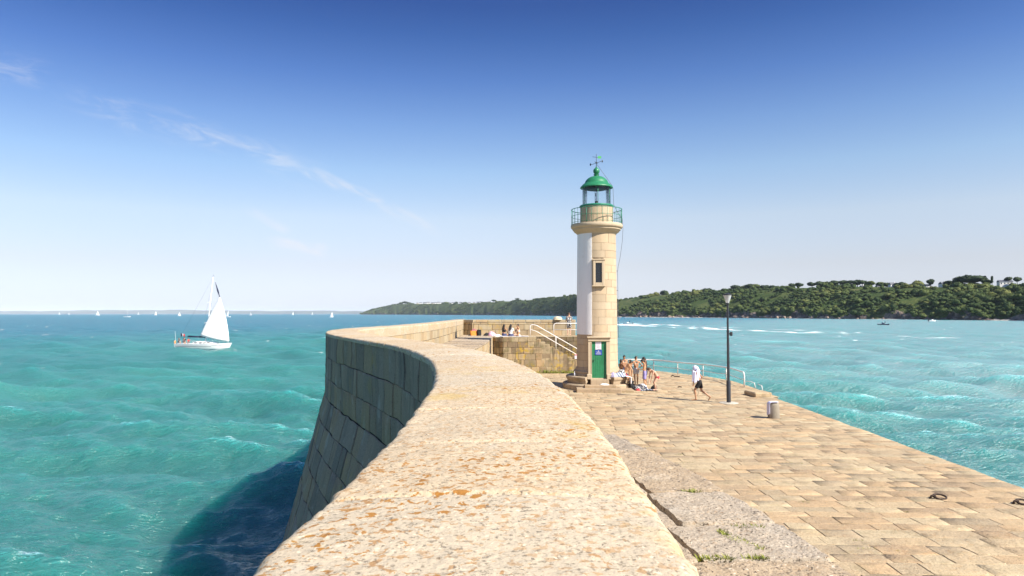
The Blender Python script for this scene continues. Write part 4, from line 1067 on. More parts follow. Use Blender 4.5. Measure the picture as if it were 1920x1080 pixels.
def foliage(name, a, b, c_):
    m, t = newmat(name); co = t.n('ShaderNodeTexCoord').outputs['Object']
    s = t.n('ShaderNodeSeparateColor', {0: t.n('ShaderNodeAttribute', attribute_name='tint').outputs['Color']}).outputs
    c = t.mix(t.ramp(s[0], 0, 1, False), a, b); c = t.mix(t.m('MULTIPLY', t.ramp(s[1], .55, 1.0), .85), c, c_)
    c = t.mix(t.m('MULTIPLY', s[2], .35), c, tuple(k * .55 for k in a))
    t.out(bsdf(t, c, .75, 0, None, .2)); return m
M_FOL = foliage('broadleaf_foliage', (.043, .073, .021), (.105, .136, .036), (.175, .182, .052))
M_FOLD = foliage('dark_pine_foliage', (.018, .034, .016), (.034, .056, .022), (.055, .075, .028))
M_TRUNK = simple('grey_brown_bark', (.10, .08, .06), .9, var=.3, scale=2)
TPN = [crown_template(40 + k, 4, 150, .80, .14) for k in range(8)]
TPF = [crown_template(80 + k, 3, 34, .72, .24, I1) for k in range(6)]
gW = np.random.default_rng(77)
wood = MB()
def plant(mb, tp, p, r, zs, tint):
    v, f, lf, tc = tp; a = gW.uniform(0, 2 * PI); ca, sa = math.cos(a), math.sin(a)
    q = np.stack([(v[:, 0] * ca - v[:, 1] * sa) * r, (v[:, 0] * sa + v[:, 1] * ca) * r, v[:, 2] * r * zs], -1) + p
    cc = np.stack([np.full(len(v), tint[0]), np.full(len(v), tint[1]), tc[:, 2]], -1)
    base = mb.n; mb.add(q, f, cc); mb.f.append(lf + base)
tE = t_of_px(1085)
ntree = 0
cand_t = gW.uniform(0, tE, 9000); cand_w = gW.uniform(.03, 1.12, 9000) ** 1.0
pos = land(cand_t, cand_w); dens = fbm(pos * [1, 1, 0], 1 / 75., 3) + .55 * fbm(pos * [1, 1, 0] + 500, 1 / 26., 2)
pxs = shore_px(cand_t)
tintn = fbm(pos * [1, 1, 0] + 900, 1 / 40., 3)
occ = {}
for t_, w_, p, dn, px, tn_ in zip(cand_t, cand_w, pos, dens, pxs, tintn):
    thr = np.interp(px, [1085, 1300, 1500, 1900], [-.02, -.13, -.26, -.40]) - (.25 if w_ < .18 else 0) + (.04 if w_ > .9 else 0)
    if dn < thr or (w_ > .62 and any(abs(px - hx_) < 9 for hx_ in (1885, 1768, 1674, 1648, 1617, 1740))): continue
    d = math.hypot(p[0], p[1]); r = min(6.5, 2.9 * math.exp(gW.normal(0, .38))) * np.interp(px, [1085, 1500, 1920], [.9, 1.0, 1.1]) * (1 + .5 * tn_)
    key = (int(p[0] / 3.7), int(p[1] / 3.7))
    if key in occ: continue
    occ[key] = 1
    if ntree > 3300: break
    ntree += 1
    tone = np.clip(.40 + 1.9 * tn_ + gW.normal(0, .2), 0, 1)
    plant(wood, TPN[gW.integers(8)], p + [0, 0, r * gW.uniform(.30, .6)], r, gW.uniform(.75, 1.15), (tone, np.clip(.3 + 1.7 * tn_ + gW.normal(0, .25), 0, 1)))
# scrub and far trees on the further slopes
cand_t = gW.uniform(tE - 40, sl_t[-1], 5200); cand_w = gW.uniform(.03, 1.05, 5200)
pos = land(cand_t, cand_w); dens = fbm(pos * [1, 1, 0], 1 / 130., 3) + .5 * fbm(pos * [1, 1, 0] + 500, 1 / 45., 2)
tintn = fbm(pos * [1, 1, 0] + 900, 1 / 90., 3)
for t_, w_, p, dn, tn_ in zip(cand_t, cand_w, pos, dens, tintn):
    d = math.hypot(p[0], p[1])
    if (w_ > .8 and 5 > min(abs(float(shore_px(t_)) - hx_) for hx_ in (783, 789, 797, 803, 811, 817, 823, 829, 844, 850, 864, 880, 889, 897, 902))) or dn < .10 - (.15 if w_ < .2 else 0) - (.12 if w_ > .9 and d > 2600 else 0): continue
    r = gW.uniform(3.0, 6.5) * np.interp(d, [1300, 5000], [.9, 1.6])
    plant(wood, TPF[gW.integers(6)], p + [0, 0, r * .22], r, gW.uniform(.5, .8), (np.clip(.35 + 1.0 * tn_ + gW.normal(0, .2), 0, 1), np.clip(.2 + .6 * tn_ + gW.normal(0, .25), 0, 1)))
wd_ = wood.build('woodland', M_FOL, tint=True)
tag(wd_, 'dense green woodland and scrub covering the slopes of the headland', 'woodland', kind='stuff')

# ---- trees that stand out on the skyline
def tpl_mesh(name, tp):
    mb = MB(); v, f, lf, tc = tp; mb.add(v, f, tc); mb.f.append(lf); return mb.mesh(name, False, True)
TREE_M = [tpl_mesh('crown', crown_template(300 + k, 5, 170, .85, .13)) for k in range(4)]
PINE_M = [tpl_mesh('crown', crown_template(330 + k, 6, 220, .74, .13)) for k in range(3)]
CYP_M = tpl_mesh('crown', (lambda q: (q[0] * [.42, .42, 1.7], q[1], q[2], q[3]))(crown_template(350, 4, 150, .95, .13)))
TR_M = MB().tube([(0, 0, -1.2), (.03, 0, -.6), (-.02, .02, -.2), (.02, 0, .1)], [.10, .075, .06, .05], 8)
TR_M.tube([(0, 0, -.45), (.2, .1, -.1), (.35, .15, .15)], [.045, .035, .02], 6); TR_M.tube([(0, 0, -.5), (-.2, -.05, -.15), (-.34, -.1, .1)], [.045, .035, .02], 6)
TR_M = TR_M.mesh('trunk', True)
def tree(name, px, py, hw, hh, mesh, mat, label, group, wback=1.0, cat='tree', rz=None):
    """crown centre seen at px, py with half width hw and half height hh (photo pixels), standing on the ridge"""
    t_ = float(t_of_px(px)); g0 = land(np.array([t_]), np.array([wback]))[0]; d = math.hypot(g0[0], g0[1])
    x = (px - 960) / 1280 * g0[1]; z = CAM + (588 - py) / 1280 * g0[1]
    r = hw / 1280 * g0[1]; rz_s = hh / 1280 * g0[1]
    o = empty(name, (x, g0[1], min(g0[2], z - rz_s)), R.uniform(0, 6.28) if rz is None else rz); tag(o, label, cat, group)
    me = mesh
    c = link('crown', me, mat, o); c.scale = (r / .95, r / .95, rz_s / .85); c.location = (0, 0, z - o.location.z)
    k = link('trunk', TR_M, M_TRUNK, o); k.scale = (r * .9, r * .9, max(.6, (z - o.location.z + .5) / 1.15)); k.location = (0, 0, z - o.location.z)
    return o
k_ = 0
tree('dark_tree', 1822, 524, 27, 10.5, PINE_M[0], M_FOLD, 'very broad dark evergreen standing above everything on the ridge', None)
tree('dark_tree', 1797, 528, 12, 8, TREE_M[1], M_FOLD, 'dark evergreen leaning against the near side of the very broad dark evergreen', None)
tree('dark_tree', 1850, 528, 11, 7, TREE_M[2], M_FOLD, 'low dark evergreen at the far end of the very broad dark evergreen', None)
tree('cypress', 1861, 523.5, 6.5, 5, CYP_M, M_FOLD, 'small pointed cypress on the ridge between broad evergreen and white house', None)
tree('ridge_tree', 1746, 529.0, 7.5, 6.5, TREE_M[0], M_FOLD, 'lone squarish dark tree standing clear on the bare middle of the ridge', None)
tree('ridge_tree', 1778, 530, 8, 5, TREE_M[3], M_FOLD, 'small rounded tree beside the slate roof on the ridge', None)
tree('ridge_tree', 1891, 523, 7, 5, TREE_M[1], M_FOLD, 'small dark tree rising directly behind the white house', None)
tree('ridge_tree', 1908, 524, 8, 6, TREE_M[2], M_FOL, 'green tree on the ridge just past the white house', None)
xs = [(1404, 535), (1418, 533.5), (1432, 535), (1447, 536), (1486, 532), (1498, 531.5), (1523, 530), (1537, 529), (1551, 529), (1566, 528), (1581, 527), (1595, 526), (1608, 527), (1617, 526), (1634, 528), (1650, 530), (1664, 531), (1688, 530.5), (1714, 532), (1725, 533), (1380, 536), (1328, 542), (1246, 546)]
for i, (px, py) in enumerate(xs):
    tree('ridge_tree', px, py + 3.2, R.uniform(8, 10.5), R.uniform(4.6, 6.5), R.choice(PINE_M + TREE_M), M_FOLD if i % 3 == 0 else M_FOL, 'rounded tree in the long row of trees along the headland skyline', 'trees along the headland skyline')
for i, (px, py) in enumerate([(752, 567.5), (760, 566), (766, 567), (832, 567.5), (838, 567), (856, 566.8), (872, 567), (926, 562.5), (970, 559.5)]):
    tree('far_tree', px, py + 1.2, R.uniform(4, 6), R.uniform(2.2, 3.0), R.choice(PINE_M), M_FOLD, 'dark tree among the far white houses on the distant end of the headland', 'trees among the distant houses')

# ---- houses on the ridge
M_HW = simple('white_render', (.78, .76, .73), .8, var=.05, scale=.4); M_SLATE = simple('slate_roof', (.10, .105, .125), .6, var=.15, scale=.6); M_HC = simple('cream_render', (.62, .55, .44), .8, var=.06, scale=.4)
def house(px, py, wpx, hpx, label, group=None, wall=M_HW, rz=0.0, wback=.98, roofh=.55):
    t_ = float(t_of_px(px)); g0 = land(np.array([t_]), np.array([wback]))[0]; y = g0[1]; x = (px - 960) / 1280 * y; zt = CAM + (588 - py) / 1280 * y
    W_ = wpx / 1280 * y; H_ = max(hpx / 1280 * y, 3.0); D_ = max(6.0, W_ * .6)
    o = empty('house', (x, y, zt - H_), rz); tag(o, label, 'house', group)
    mb = MB(); mb.box((0, 0, H_ / 2 - 4), (W_, D_, H_ + 8)); mb.build('wall', wall, o)
    rh = min(D_ * .5, H_ * roofh + 1); mb = MB(); ov = .35
    v = [(-W_ / 2 - ov, -D_ / 2 - ov, H_ - .1), (W_ / 2 + ov, -D_ / 2 - ov, H_ - .1), (W_ / 2 + ov, D_ / 2 + ov, H_ - .1), (-W_ / 2 - ov, D_ / 2 + ov, H_ - .1), (-W_ / 2 - ov, 0, H_ + rh), (W_ / 2 + ov, 0, H_ + rh)]
    mb.add(v, [(0, 1, 5, 4), (2, 3, 4, 5), (0, 3, 2, 1)]); mb.f.append(np.array([[0, 4, 3], [1, 2, 5]])); rf_ = mb.build('roof', M_SLATE, o)
    mb = MB(); mb.box((W_ * .33, 0, H_ + rh), (1.0, .8, 1.8)); mb.build('chimney', wall, rf_)
    nwin = max(2, int(W_ / 3.5))
    for k in range(nwin):
        wx = -W_ / 2 + (k + .5) * W_ / nwin; mb = MB(); mb.box((wx, -D_ / 2 - .02, H_ * .58), (1.1, .1, 1.5)); mb.build('window', M_PANE, o)
    return o
house(1885, 528.5, 22, 7, 'long white house with a low roof at the right end of the ridge skyline', rz=-.25, roofh=.3)
house(1768, 532.5, 11, 4.5, 'small house with a dark slate roof hidden in the ridge trees', rz=.3, roofh=.9)
house(1674, 533.5, 12, 3.6, 'grey roofed house half sunk behind scrub on the ridge', rz=.1, roofh=.9)
house(1648, 537, 9, 2.4, 'low pale shed just under the ridge trees', rz=.1, roofh=.3)
house(1617, 538.5, 9, 3.0, 'white gabled house among trees below the skyline row', rz=.5, roofh=.6)
house(1740, 536, 9, 2.2, 'low white cottage below the lone squarish tree', rz=.0, roofh=.4)
hs = [(783, 569), (789, 568.6), (797, 568.4), (803, 568), (811, 568.6), (817, 568.5), (823, 567.8), (829, 568.3), (844, 569), (850, 568.7), (864, 568.2), (880, 568.2), (889, 568), (897, 567.8), (902, 567)]
for i, (px, py) in enumerate(hs):
    house(px, py - .3, R.uniform(4, 7), R.uniform(2.2, 3.2), 'small white house in the far village on the distant ridge', 'houses of the far village', wall=M_HW if i % 4 else M_HC, rz=R.uniform(-.4, .4), roofh=.5)

# ---- rocks at the foot of the cliffs
M_ROCK = stone('shore_rock', (.28, .215, .175), (.34, .25, .19), (.085, .07, .065), speck=1.2, spk=.4, tintamt=.8, bump=1.0, bdist=.6, bscale=.6, stain=.5)
rocks = []
for k in range(4):
    v, f = I2; v = v * (1 + .55 * fbm(v * 1.0 + k * 7, 1.3, 3)[:, None] + .2 * vn(v + k, 4)[:, None]) * [1, .8, .75]; mb = MB(); mb.add(v, f, (.2 * k, .5, .5)); rocks.append(mb.mesh('rock', False, True)); rocks[-1].materials.append(M_ROCK)
rpx = [(1198, 1.1), (1204, 2), (1214, 2.4), (1222, 2.2), (1258, 2.8), (1263, 2.2), (1278, 2.6), (1300, 3.2), (1312, 1.6), (1372, 2.6), (1380, 3.4), (1393, 3.0), (1401, 2.4), (1412, 1.8), (1428, 3.2), (1440, 3.4), (1452, 3.6), (1462, 4.4), (1473, 4.0), (1484, 2.6), (1498, 1.6), (1541, 3.6), (1549, 4.0), (1561, 3.4), (1575, 1.8), (1590, 1.6), (1612, 1.8), (1640, 2.2), (1660, 2.6), (1674, 2.0), (1690, 1.8), (1705, 1.8), (1735, 2.0)]
for i, (px, h_) in enumerate(rpx):
    t_ = float(t_of_px(px)); g0 = land(np.array([t_]), np.array([.012]))[0]; s = h_ / 1280 * g0[1] * R.uniform(.9, 1.3)
    o = link('shore_rock', rocks[i % 4]); o.location = (g0[0], g0[1] - 2, s * .35); o.scale = (s * R.uniform(1.2, 2.0), s * 1.2, s * 1.25); o.rotation_euler = (0, 0, R.uniform(0, 6))
    tag(o, 'brown cliff-foot rock along the waterline of the headland', 'rock', 'rocks along the foot of the headland')

# ---- very distant coast on the horizon
mb = MB(); px = np.arange(-700, 720, 6.); d_ = 17000.
hx = 95 + 38 * fbm(np.stack([px, 0 * px, 0 * px], -1), 1 / 160., 3) + 10 * vn(np.stack([px, 0 * px + 3, 0 * px], -1), 1 / 22.); hx = hx * np.interp(px, [-700, 420, 560, 690, 720], [1, 1, .95, .55, .1])
x = (px - 960) / 1280 * d_
mb.grid(np.stack([np.stack([x, 0 * x + d_, 0 * x - 5], -1), np.stack([x, 0 * x + d_ + 300, hx * .55], -1), np.stack([x, 0 * x + d_ + 1500, hx], -1), np.stack([x, 0 * x + d_ + 3500, hx * .6], -1)], 1), len(px), 4)
tag(mb.build('far_coast', simple('far_fields', (.055, .075, .06), .95, var=.4, scale=.0012), smooth=True), 'low coast on the far side of the bay', 'coast', kind='structure')
# ================================================================ people
V3 = lambda *a: np.array(a, float)
def cap(mb, p0, r0, p1, r1, n=12):
    p0 = np.asarray(p0, float); p1 = np.asarray(p1, float); d = p1 - p0; L = np.linalg.norm(d); d = d / (L + 1e-9)
    pts, rr = [], []
    for k in range(4): a = (k + .35) / 4 * PI / 2; pts.append(p0 - d * r0 * math.cos(a)); rr.append(r0 * math.sin(a))
    for k in range(4): a = (1 - (k) / 4) * PI / 2; pts.append(p1 + d * r1 * math.cos(a)); rr.append(max(.001, r1 * math.sin(a)))
    mb.tube(pts, rr, n)
def solid(name, mb, vox, mat, parent=None, sm=3):
    me = mb.mesh(name + '_raw'); o = bpy.data.objects.new('tmp', me); COL.objects.link(o)
    r = o.modifiers.new('r', 'REMESH'); r.mode = 'VOXEL'; r.voxel_size = vox
    s = o.modifiers.new('s', 'SMOOTH'); s.factor = .5; s.iterations = sm
    dg = bpy.context.evaluated_depsgraph_get(); m2 = bpy.data.meshes.new_from_object(o.evaluated_get(dg)); m2.name = name
    bpy.data.objects.remove(o); bpy.data.meshes.remove(me)
    m2.polygons.foreach_set('use_smooth', np.ones(len(m2.polygons), bool)); m2.materials.clear()
    return link(name, m2, mat, parent)
def skinmat(name, c): return simple(name, c, .5, var=.08, scale=9, spec=.4)
SK_T = skinmat('tanned_skin', (.43, .235, .135)); SK_L = skinmat('fair_skin', (.58, .36, .25)); SK_D = skinmat('brown_skin', (.27, .135, .075)); SK_G = skinmat('golden_skin', (.50, .28, .15))
M_HAIR = simple('dark_hair', (.018, .013, .011), .55, var=.4, scale=40, bump=.6, bscale=90); M_HAIRB = simple('brown_hair', (.06, .032, .018), .55, var=.4, scale=40, bump=.6, bscale=90)
M_EYE = simple('dark_eye', (.02, .015, .012), .2); M_LIP = simple('lips', (.33, .11, .09), .5)
FAB = lambda n, c, **k: simple(n, c, .9, var=.12, scale=9, bump=.4, bscale=120, **k)
F_GREY = FAB('pale_grey_trunks', (.58, .57, .56)); F_PURP = FAB('lilac_trunks', (.30, .26, .52)); F_RED = FAB('red_trunks', (.52, .05, .06)); F_BLK = FAB('black_fabric', (.016, .016, .018)); F_NAVY = FAB('navy_fabric', (.025, .03, .07)); F_WHT = FAB('white_fabric', (.74, .71, .68)); F_DENIM = FAB('denim', (.07, .08, .16)); F_PINK = FAB('pink_fabric', (.70, .16, .30)); F_ORG = FAB('orange_fabric', (.72, .24, .04)); F_LAV = FAB('lavender_fabric', (.42, .38, .55)); F_PALEP = FAB('pale_pink_fabric', (.72, .42, .52)); F_BEIGE = FAB('straw_beige', (.62, .52, .36))
mf, t = newmat('black_white_print'); co = t.n('ShaderNodeTexCoord').outputs['Object']; t.out(bsdf(t, t.mix(t.ramp(t.noise(co, 17, 2, .5, .8), .50, .56), (.02, .02, .022), (.66, .64, .62)), .9)); F_PRINT = mf

def stand(**k):
    J = dict(P=V3(0, 0, .93), C=V3(0, .01, 1.27), N=V3(0, 0, 1.475), H=V3(0, .03, 1.635), look=V3(0, 1, 0), up=V3(0, 0, 1),
             sL=V3(-.185, 0, 1.425), sR=V3(.185, 0, 1.425), eL=V3(-.235, -.02, 1.13), eR=V3(.235, -.02, 1.13), wL=V3(-.245, .06, .88), wR=V3(.245, .06, .88),
             hL=V3(-.088, 0, .90), hR=V3(.088, 0, .90), kL=V3(-.10, .03, .50), kR=V3(.10, .03, .50), aL=V3(-.11, -.02, .085), aR=V3(.11, -.02, .085), tL=V3(-.13, .15, .03), tR=V3(.13, .15, .03))
    for a, b in k.items(): J[a] = np.asarray(b, float)
    return J
nrm = lambda v: v / (np.linalg.norm(v) + 1e-9)
def person(loc, rz, J, label, skin, scale=1.0, hair='short', hmat=M_HAIR, clothes=(), group=None, vox=.012, hands=(None, None), build=1.0):
    B = MB(); g = build
    P, C, N, H = J['P'], J['C'], J['N'], J['H']; look = nrm(J['look']); up = nrm(J['up'] - look * (J['up'] @ look)); side = np.cross(look, up)
    sh = nrm(J['sR'] - J['sL']); hp = nrm(J['hR'] - J['hL']); W = P * .45 + C * .55
    W = W * .92 + .08 * (J['sL'] + J['sR']) / 2
    for s_ in (-1, 1):
        cap(B, P + hp * s_ * .062, .100 * g, W + sh * s_ * .048, .086 * g); cap(B, W + sh * s_ * .048, .086 * g, C + sh * s_ * .070, .098 * g)
        S_ = J['sR'] if s_ > 0 else J['sL']; cap(B, C + sh * s_ * .075, .095 * g, S_ * .72 + N * .28, .058 * g); cap(B, S_, .056 * g, N + (S_ - N) * .25, .052)
        h = J['hR'] if s_ > 0 else J['hL']; cap(B, P + hp * s_ * .05, .10 * g, h, .092 * g)
        k, a, t_ = (J['kR'], J['aR'], J['tR']) if s_ > 0 else (J['kL'], J['aL'], J['tL'])
        cap(B, h, .088 * g, k, .055 * g); calf = k + (a - k) * .30; fw = nrm(t_ - a); cap(B, k, .054 * g, calf - fw * .014, .055 * g); cap(B, calf - fw * .014, .055 * g, a, .036)
        cap(B, a - fw * .03 - V3(0, 0, .0) + (0, 0, -.03) * np.array(1.), .034, t_ - fw * .03, .030); cap(B, t_ - fw * .03, .032, t_ + fw * .03, .022); cap(B, a, .036, a - fw * .04 + V3(0, 0, -.035), .032)
        e, w_ = (J['eR'], J['wR']) if s_ > 0 else (J['eL'], J['wL']); cap(B, S_, .052 * g, e, .038 * g); m_ = e + (w_ - e) * .28; cap(B, e, .038 * g, m_, .040 * g); cap(B, m_, .040 * g, w_, .026)
        d = nrm(w_ - e); d2 = hands[0 if s_ < 0 else 1]; d2 = nrm(np.asarray(d2, float)) if d2 is not None else d
        q = np.cross(d2, sh * s_); q = nrm(q) if np.linalg.norm(q) > .2 else V3(0, 1, 0)
        palm = w_ + d2 * .07; cap(B, w_, .026, palm, .031); curl = np.cross(q, d2) * s_
        for f_, L_ in zip((-1.5, -.5, .5, 1.5), (.068, .078, .074, .058)):
            b0 = palm + q * f_ * .017 + d2 * .012; b1 = b0 + d2 * L_ * .55 + q * f_ * .006 - curl * .006; b2 = b1 + d2 * L_ * .42 - curl * .024; cap(B, b0, .0105, b1, .0095, 6); cap(B, b1, .0095, b2, .0075, 6)
        th = w_ + d2 * .03 + q * -.026; cap(B, th, .013, th + d2 * .035 - q * .026, .011, 6); cap(B, th + d2 * .035 - q * .026, .011, th + d2 * .062 - q * .030 - curl * .01, .009, 6)
    cap(B, (J['sL'] + J['sR']) / 2 * .3 + N * .7, .062, N + (H - N) * .55, .052)
    Mh = np.stack([side, look, up], 1)
    B.ell(H + up * .018, (.076, .094, .108), Mh, 18); B.ell(H + look * .028 - up * .052, (.056, .066, .062), Mh, 14)
    cap(B, H + look * .086 + up * .012, .012, H + look * .108 - up * .022, .016, 8); B.ell(H + look * .082 + up * .036, (.05, .018, .012), Mh, 10)
    for s_ in (-1, 1): B.ell(H + side * s_ * .077 - look * .008, (.012, .024, .034), Mh, 8)
    o = solid('person', B, vox, skin); o.location = loc; o.rotation_euler = (0, 0, rz); o.scale = (scale,) * 3; tag(o, label, 'person', group)
    hb = MB()
    if hair == 'short': hb.ell(H + up * .036 - look * .016, (.088, .098, .104), Mh, 16); hb.ell(H - look * .05 - up * .005, (.076, .062, .085), Mh, 14); hb.ell(H + up * .095 + look * .035, (.066, .062, .045), Mh, 12)
    elif hair == 'curly':
        for k in range(16): u = RG.normal(size=3); u /= np.linalg.norm(u); u[2] = abs(u[2]); hb.ell(H + Mh @ (u * [.072, .078, .10] + V3(0, -.022, .022)), (.038,) * 3, None, 8)
    elif hair == 'long':
        hb.ell(H + up * .034 - look * .014, (.090, .100, .106), Mh, 16)
        for s_ in (-1, -.4, .4, 1): cap(hb, H + side * s_ * .07 - look * .05, .05, N + side * s_ * .085 - look * .085 - up * .10, .040)
        cap(hb, H - look * .06, .07, C - look * .135 + up * .04, .055)
    elif hair == 'bun': hb.ell(H + up * .034 - look * .016, (.087, .097, .104), Mh, 16); hb.ell(H + up * .13 - look * .05, (.045,) * 3, None, 10)
    if hair: 
        ho = solid('hair', hb, .012, hmat, o, 1)
    for s_ in (-1, 1): e_ = MB(); e_.ell(H + look * .086 + side * s_ * .033 + up * .014, (.013, .009, .009), Mh, 8); e_.build('eye', M_EYE, o, smooth=True)
    m_ = MB(); cap(m_, H + look * .091 - up * .058 - side * .02, .007, H + look * .091 - up * .058 + side * .02, .007, 6); m_.build('mouth', M_LIP, o, smooth=True)
    for c in clothes:
        cb = MB(); kind, mat = c[0], c[1]; x = c[2] if len(c) > 2 else None
        if kind == 'shorts':
            f_ = x or .62; cap(cb, P + hp * .06 + nrm(C - P) * .05, .112 * g, P - hp * .06 + nrm(C - P) * .05, .112 * g); 
            for s_ in (-1, 1):
                h, k = (J['hR'], J['kR']) if s_ > 0 else (J['hL'], J['kL']); cap(cb, P + hp * s_ * .05, .112 * g, h, .108 * g); e_ = h + (k - h) * f_; n_ = nrm(k - h); cb.tube([h - n_ * .02, h + n_ * .08, e_ - n_ * .002, e_], [.106 * g, .108 * g, .098 * g, .06], 14)
        elif kind == 'briefs':
            cap(cb, P + hp * .06, .109 * g, P - hp * .06, .109 * g)
            for s_ in (-1, 1): h = J['hR'] if s_ > 0 else J['hL']; cap(cb, P + hp * s_ * .05, .108 * g, h, .1 * g)
        elif kind in ('shirt', 'tank', 'dress'):
            for s_ in (-1, 1):
                S_, e = (J['sR'], J['eR']) if s_ > 0 else (J['sL'], J['eL']); cap(cb, P + hp * s_ * .062 + nrm(C - P) * .06, .112 * g, W + sh * s_ * .048, .102 * g); cap(cb, W + sh * s_ * .048, .102 * g, C + sh * s_ * .072, .112 * g); cap(cb, C + sh * s_ * .075, .108 * g, S_ * .72 + N * .28, .066 * g)
                if kind == 'shirt': cap(cb, S_, .068 * g, S_ + (e - S_) * .55, .062 * g)
            if kind == 'dress': cb.tube([P + V3(0, 0, .08), P - V3(0, 0, .1), P - V3(0, 0, .28)], [.15, .19, .21], 16)
        elif kind == 'top':
            for s_ in (-1, 1): cap(cb, C + sh * s_ * .072 - nrm(C - P) * .05, .109 * g, C + sh * s_ * .075 + nrm(C - P) * .02, .106 * g)
        solid({'shorts': 'swim_shorts', 'briefs': 'swim_briefs', 'shirt': 'shirt', 'tank': 'tank_top', 'top': 'top', 'dress': 'dress'}[kind], cb, .014, mat, o, 2)
    return o
def sit(lean=.18, seat=.10, kh=.50, kx=.42, **k):
    """sitting on a ledge or bench: seat height is the pelvis centre, feet on the ground in front"""
    J = stand(P=(0, 0, seat), C=(0, lean, seat + .33), N=(0, lean * 1.5, seat + .53), H=(0, lean * 1.9, seat + .68), sL=(-.18, lean * 1.4, seat + .48), sR=(.18, lean * 1.4, seat + .48),
              hL=(-.09, .02, seat - .02), hR=(.09, .02, seat - .02), kL=(-.13, kx, kh), kR=(.13, kx, kh), aL=(-.12, kx - .04, kh - .42), aR=(.12, kx - .04, kh - .42), tL=(-.14, kx + .13, kh - .475), tR=(.14, kx + .13, kh - .475),
              eL=(-.22, lean * 1.4 + .14, seat + .24), eR=(.22, lean * 1.4 + .14, seat + .24), wL=(-.14, kx - .06, kh + .06), wR=(.14, kx - .06, kh + .06))
    for a, b in k.items(): J[a] = np.asarray(b, float)
    return J
GL = 'bathers gathered at the foot of the lighthouse'
face = lambda dx, dy: math.atan2(-dx, dy)        # heading of a figure whose front is local +Y
# standing with hands on hips, back to the camera
person((7.50, 41.4, Q + .005), face(-.15, 1), stand(eL=(-.36, -.10, 1.20), eR=(.36, -.10, 1.20), wL=(-.19, .03, 1.02), wR=(.19, .03, 1.02), kL=(-.10, .02, .5), aL=(-.07, -.02, .085), aR=(.07, -.02, .085), tL=(-.10, .14, .03), tR=(.10, .14, .03)),
       'person in pale grey trunks standing with hands on hips, back turned, among bathers', SK_T, .97, 'curly', M_HAIR, [('shorts', F_GREY, .55)], GL, hands=((.6, .5, -.3), (-.6, .5, -.3)))
# boy in lilac trunks looking down at his hands
person((7.62, 39.4, Q + .005), face(-1, .12), stand(H=(0, .10, 1.60), look=(0, .8, -.62), N=(0, .03, 1.46), eL=(-.22, .04, 1.14), eR=(.22, .04, 1.14), wL=(-.12, .30, 1.15), wR=(.12, .30, 1.12), kL=(-.1, .02, .5), aL=(-.09, .06, .085), tL=(-.1, .21, .03), aR=(.11, -.12, .085), tR=(.12, .04, .03)),
       'person in knee-length lilac trunks standing and looking down at their hands', SK_G, .97, 'short', M_HAIR, [('shorts', F_PURP, .86)], GL)
# dark tank top, mostly hidden behind
person((7.98, 40.9, Q + .005), face(-.9, .25), stand(H=(-.02, .09, 1.60), look=(0, .85, -.5)), 'person in a black tank top standing behind the one in lilac trunks', SK_D, .985, 'short', M_HAIR, [('tank', F_BLK), ('shorts', F_NAVY, .7)], GL)
# bending forward in red trunks
person((7.98, 38.25, Q + .005), face(-1, -.25), stand(P=(0, -.14, .78), C=(0, .06, 1.05), N=(0, .22, 1.19), H=(0, .35, 1.22), look=(0, .6, -.8), up=(0, .8, .6), sL=(-.18, .18, 1.13), sR=(.18, .18, 1.13), eL=(-.20, .26, .86), eR=(.20, .26, .86), wL=(-.12, .32, .60), wR=(.12, .30, .56), hL=(-.09, -.12, .76), hR=(.09, -.12, .76), kL=(-.11, .10, .46), kR=(.11, .02, .45), aL=(-.12, .0, .085), aR=(.12, -.08, .085), tL=(-.13, .15, .03), tR=(.13, .08, .03)),
       'person in red trunks bending forward over their own feet beside the group', SK_L, .97, 'short', M_HAIRB, [('briefs', F_RED)], GL)
# two boys sitting on the stone bench, leaning forward, backs to the camera
bz = 3.44
ang = math.radians(-20)
def seated(az, r_, rz, lab, sk, hr, cl, lean=.24, hm=M_HAIR, look=(0, .8, -.6), sc=.97):
    x = TX + r_ * math.cos(math.radians(az)); y = TY + r_ * math.sin(math.radians(az))
    J = sit(lean=lean, seat=.098 + .74, kh=.50, kx=.44, look=look)
    return person((x, y, Q), rz, J, lab, sk, sc, hr, hm, cl, GL)
seated(-24, 1.56, face(1, .10), 'person in red trunks sitting hunched on the stone bench, nearest of the seated bathers', SK_G, 'short', [('shorts', F_RED, .5)])
seated(-3, 1.55, face(1, .25), 'bare-backed person sitting hunched on the stone bench behind the seated one in red trunks', SK_T, 'curly', [('shorts', F_NAVY, .6)], .20)
seated(20, 1.55, face(.9, .5), 'person sitting close to the tower wall, only head and shoulder showing beyond it', SK_D, 'short', [('shorts', F_BLK, .6)], .02, look=(0, 1, -.1))
person((6.92, 42.3, Q + .005), face(.2, -1), stand(look=(.2, 1, -.3)), 'dark-haired person standing behind the seated bathers, facing the camera', SK_T, .98, 'short', M_HAIR, [('shorts', F_DENIM, .7)], GL)

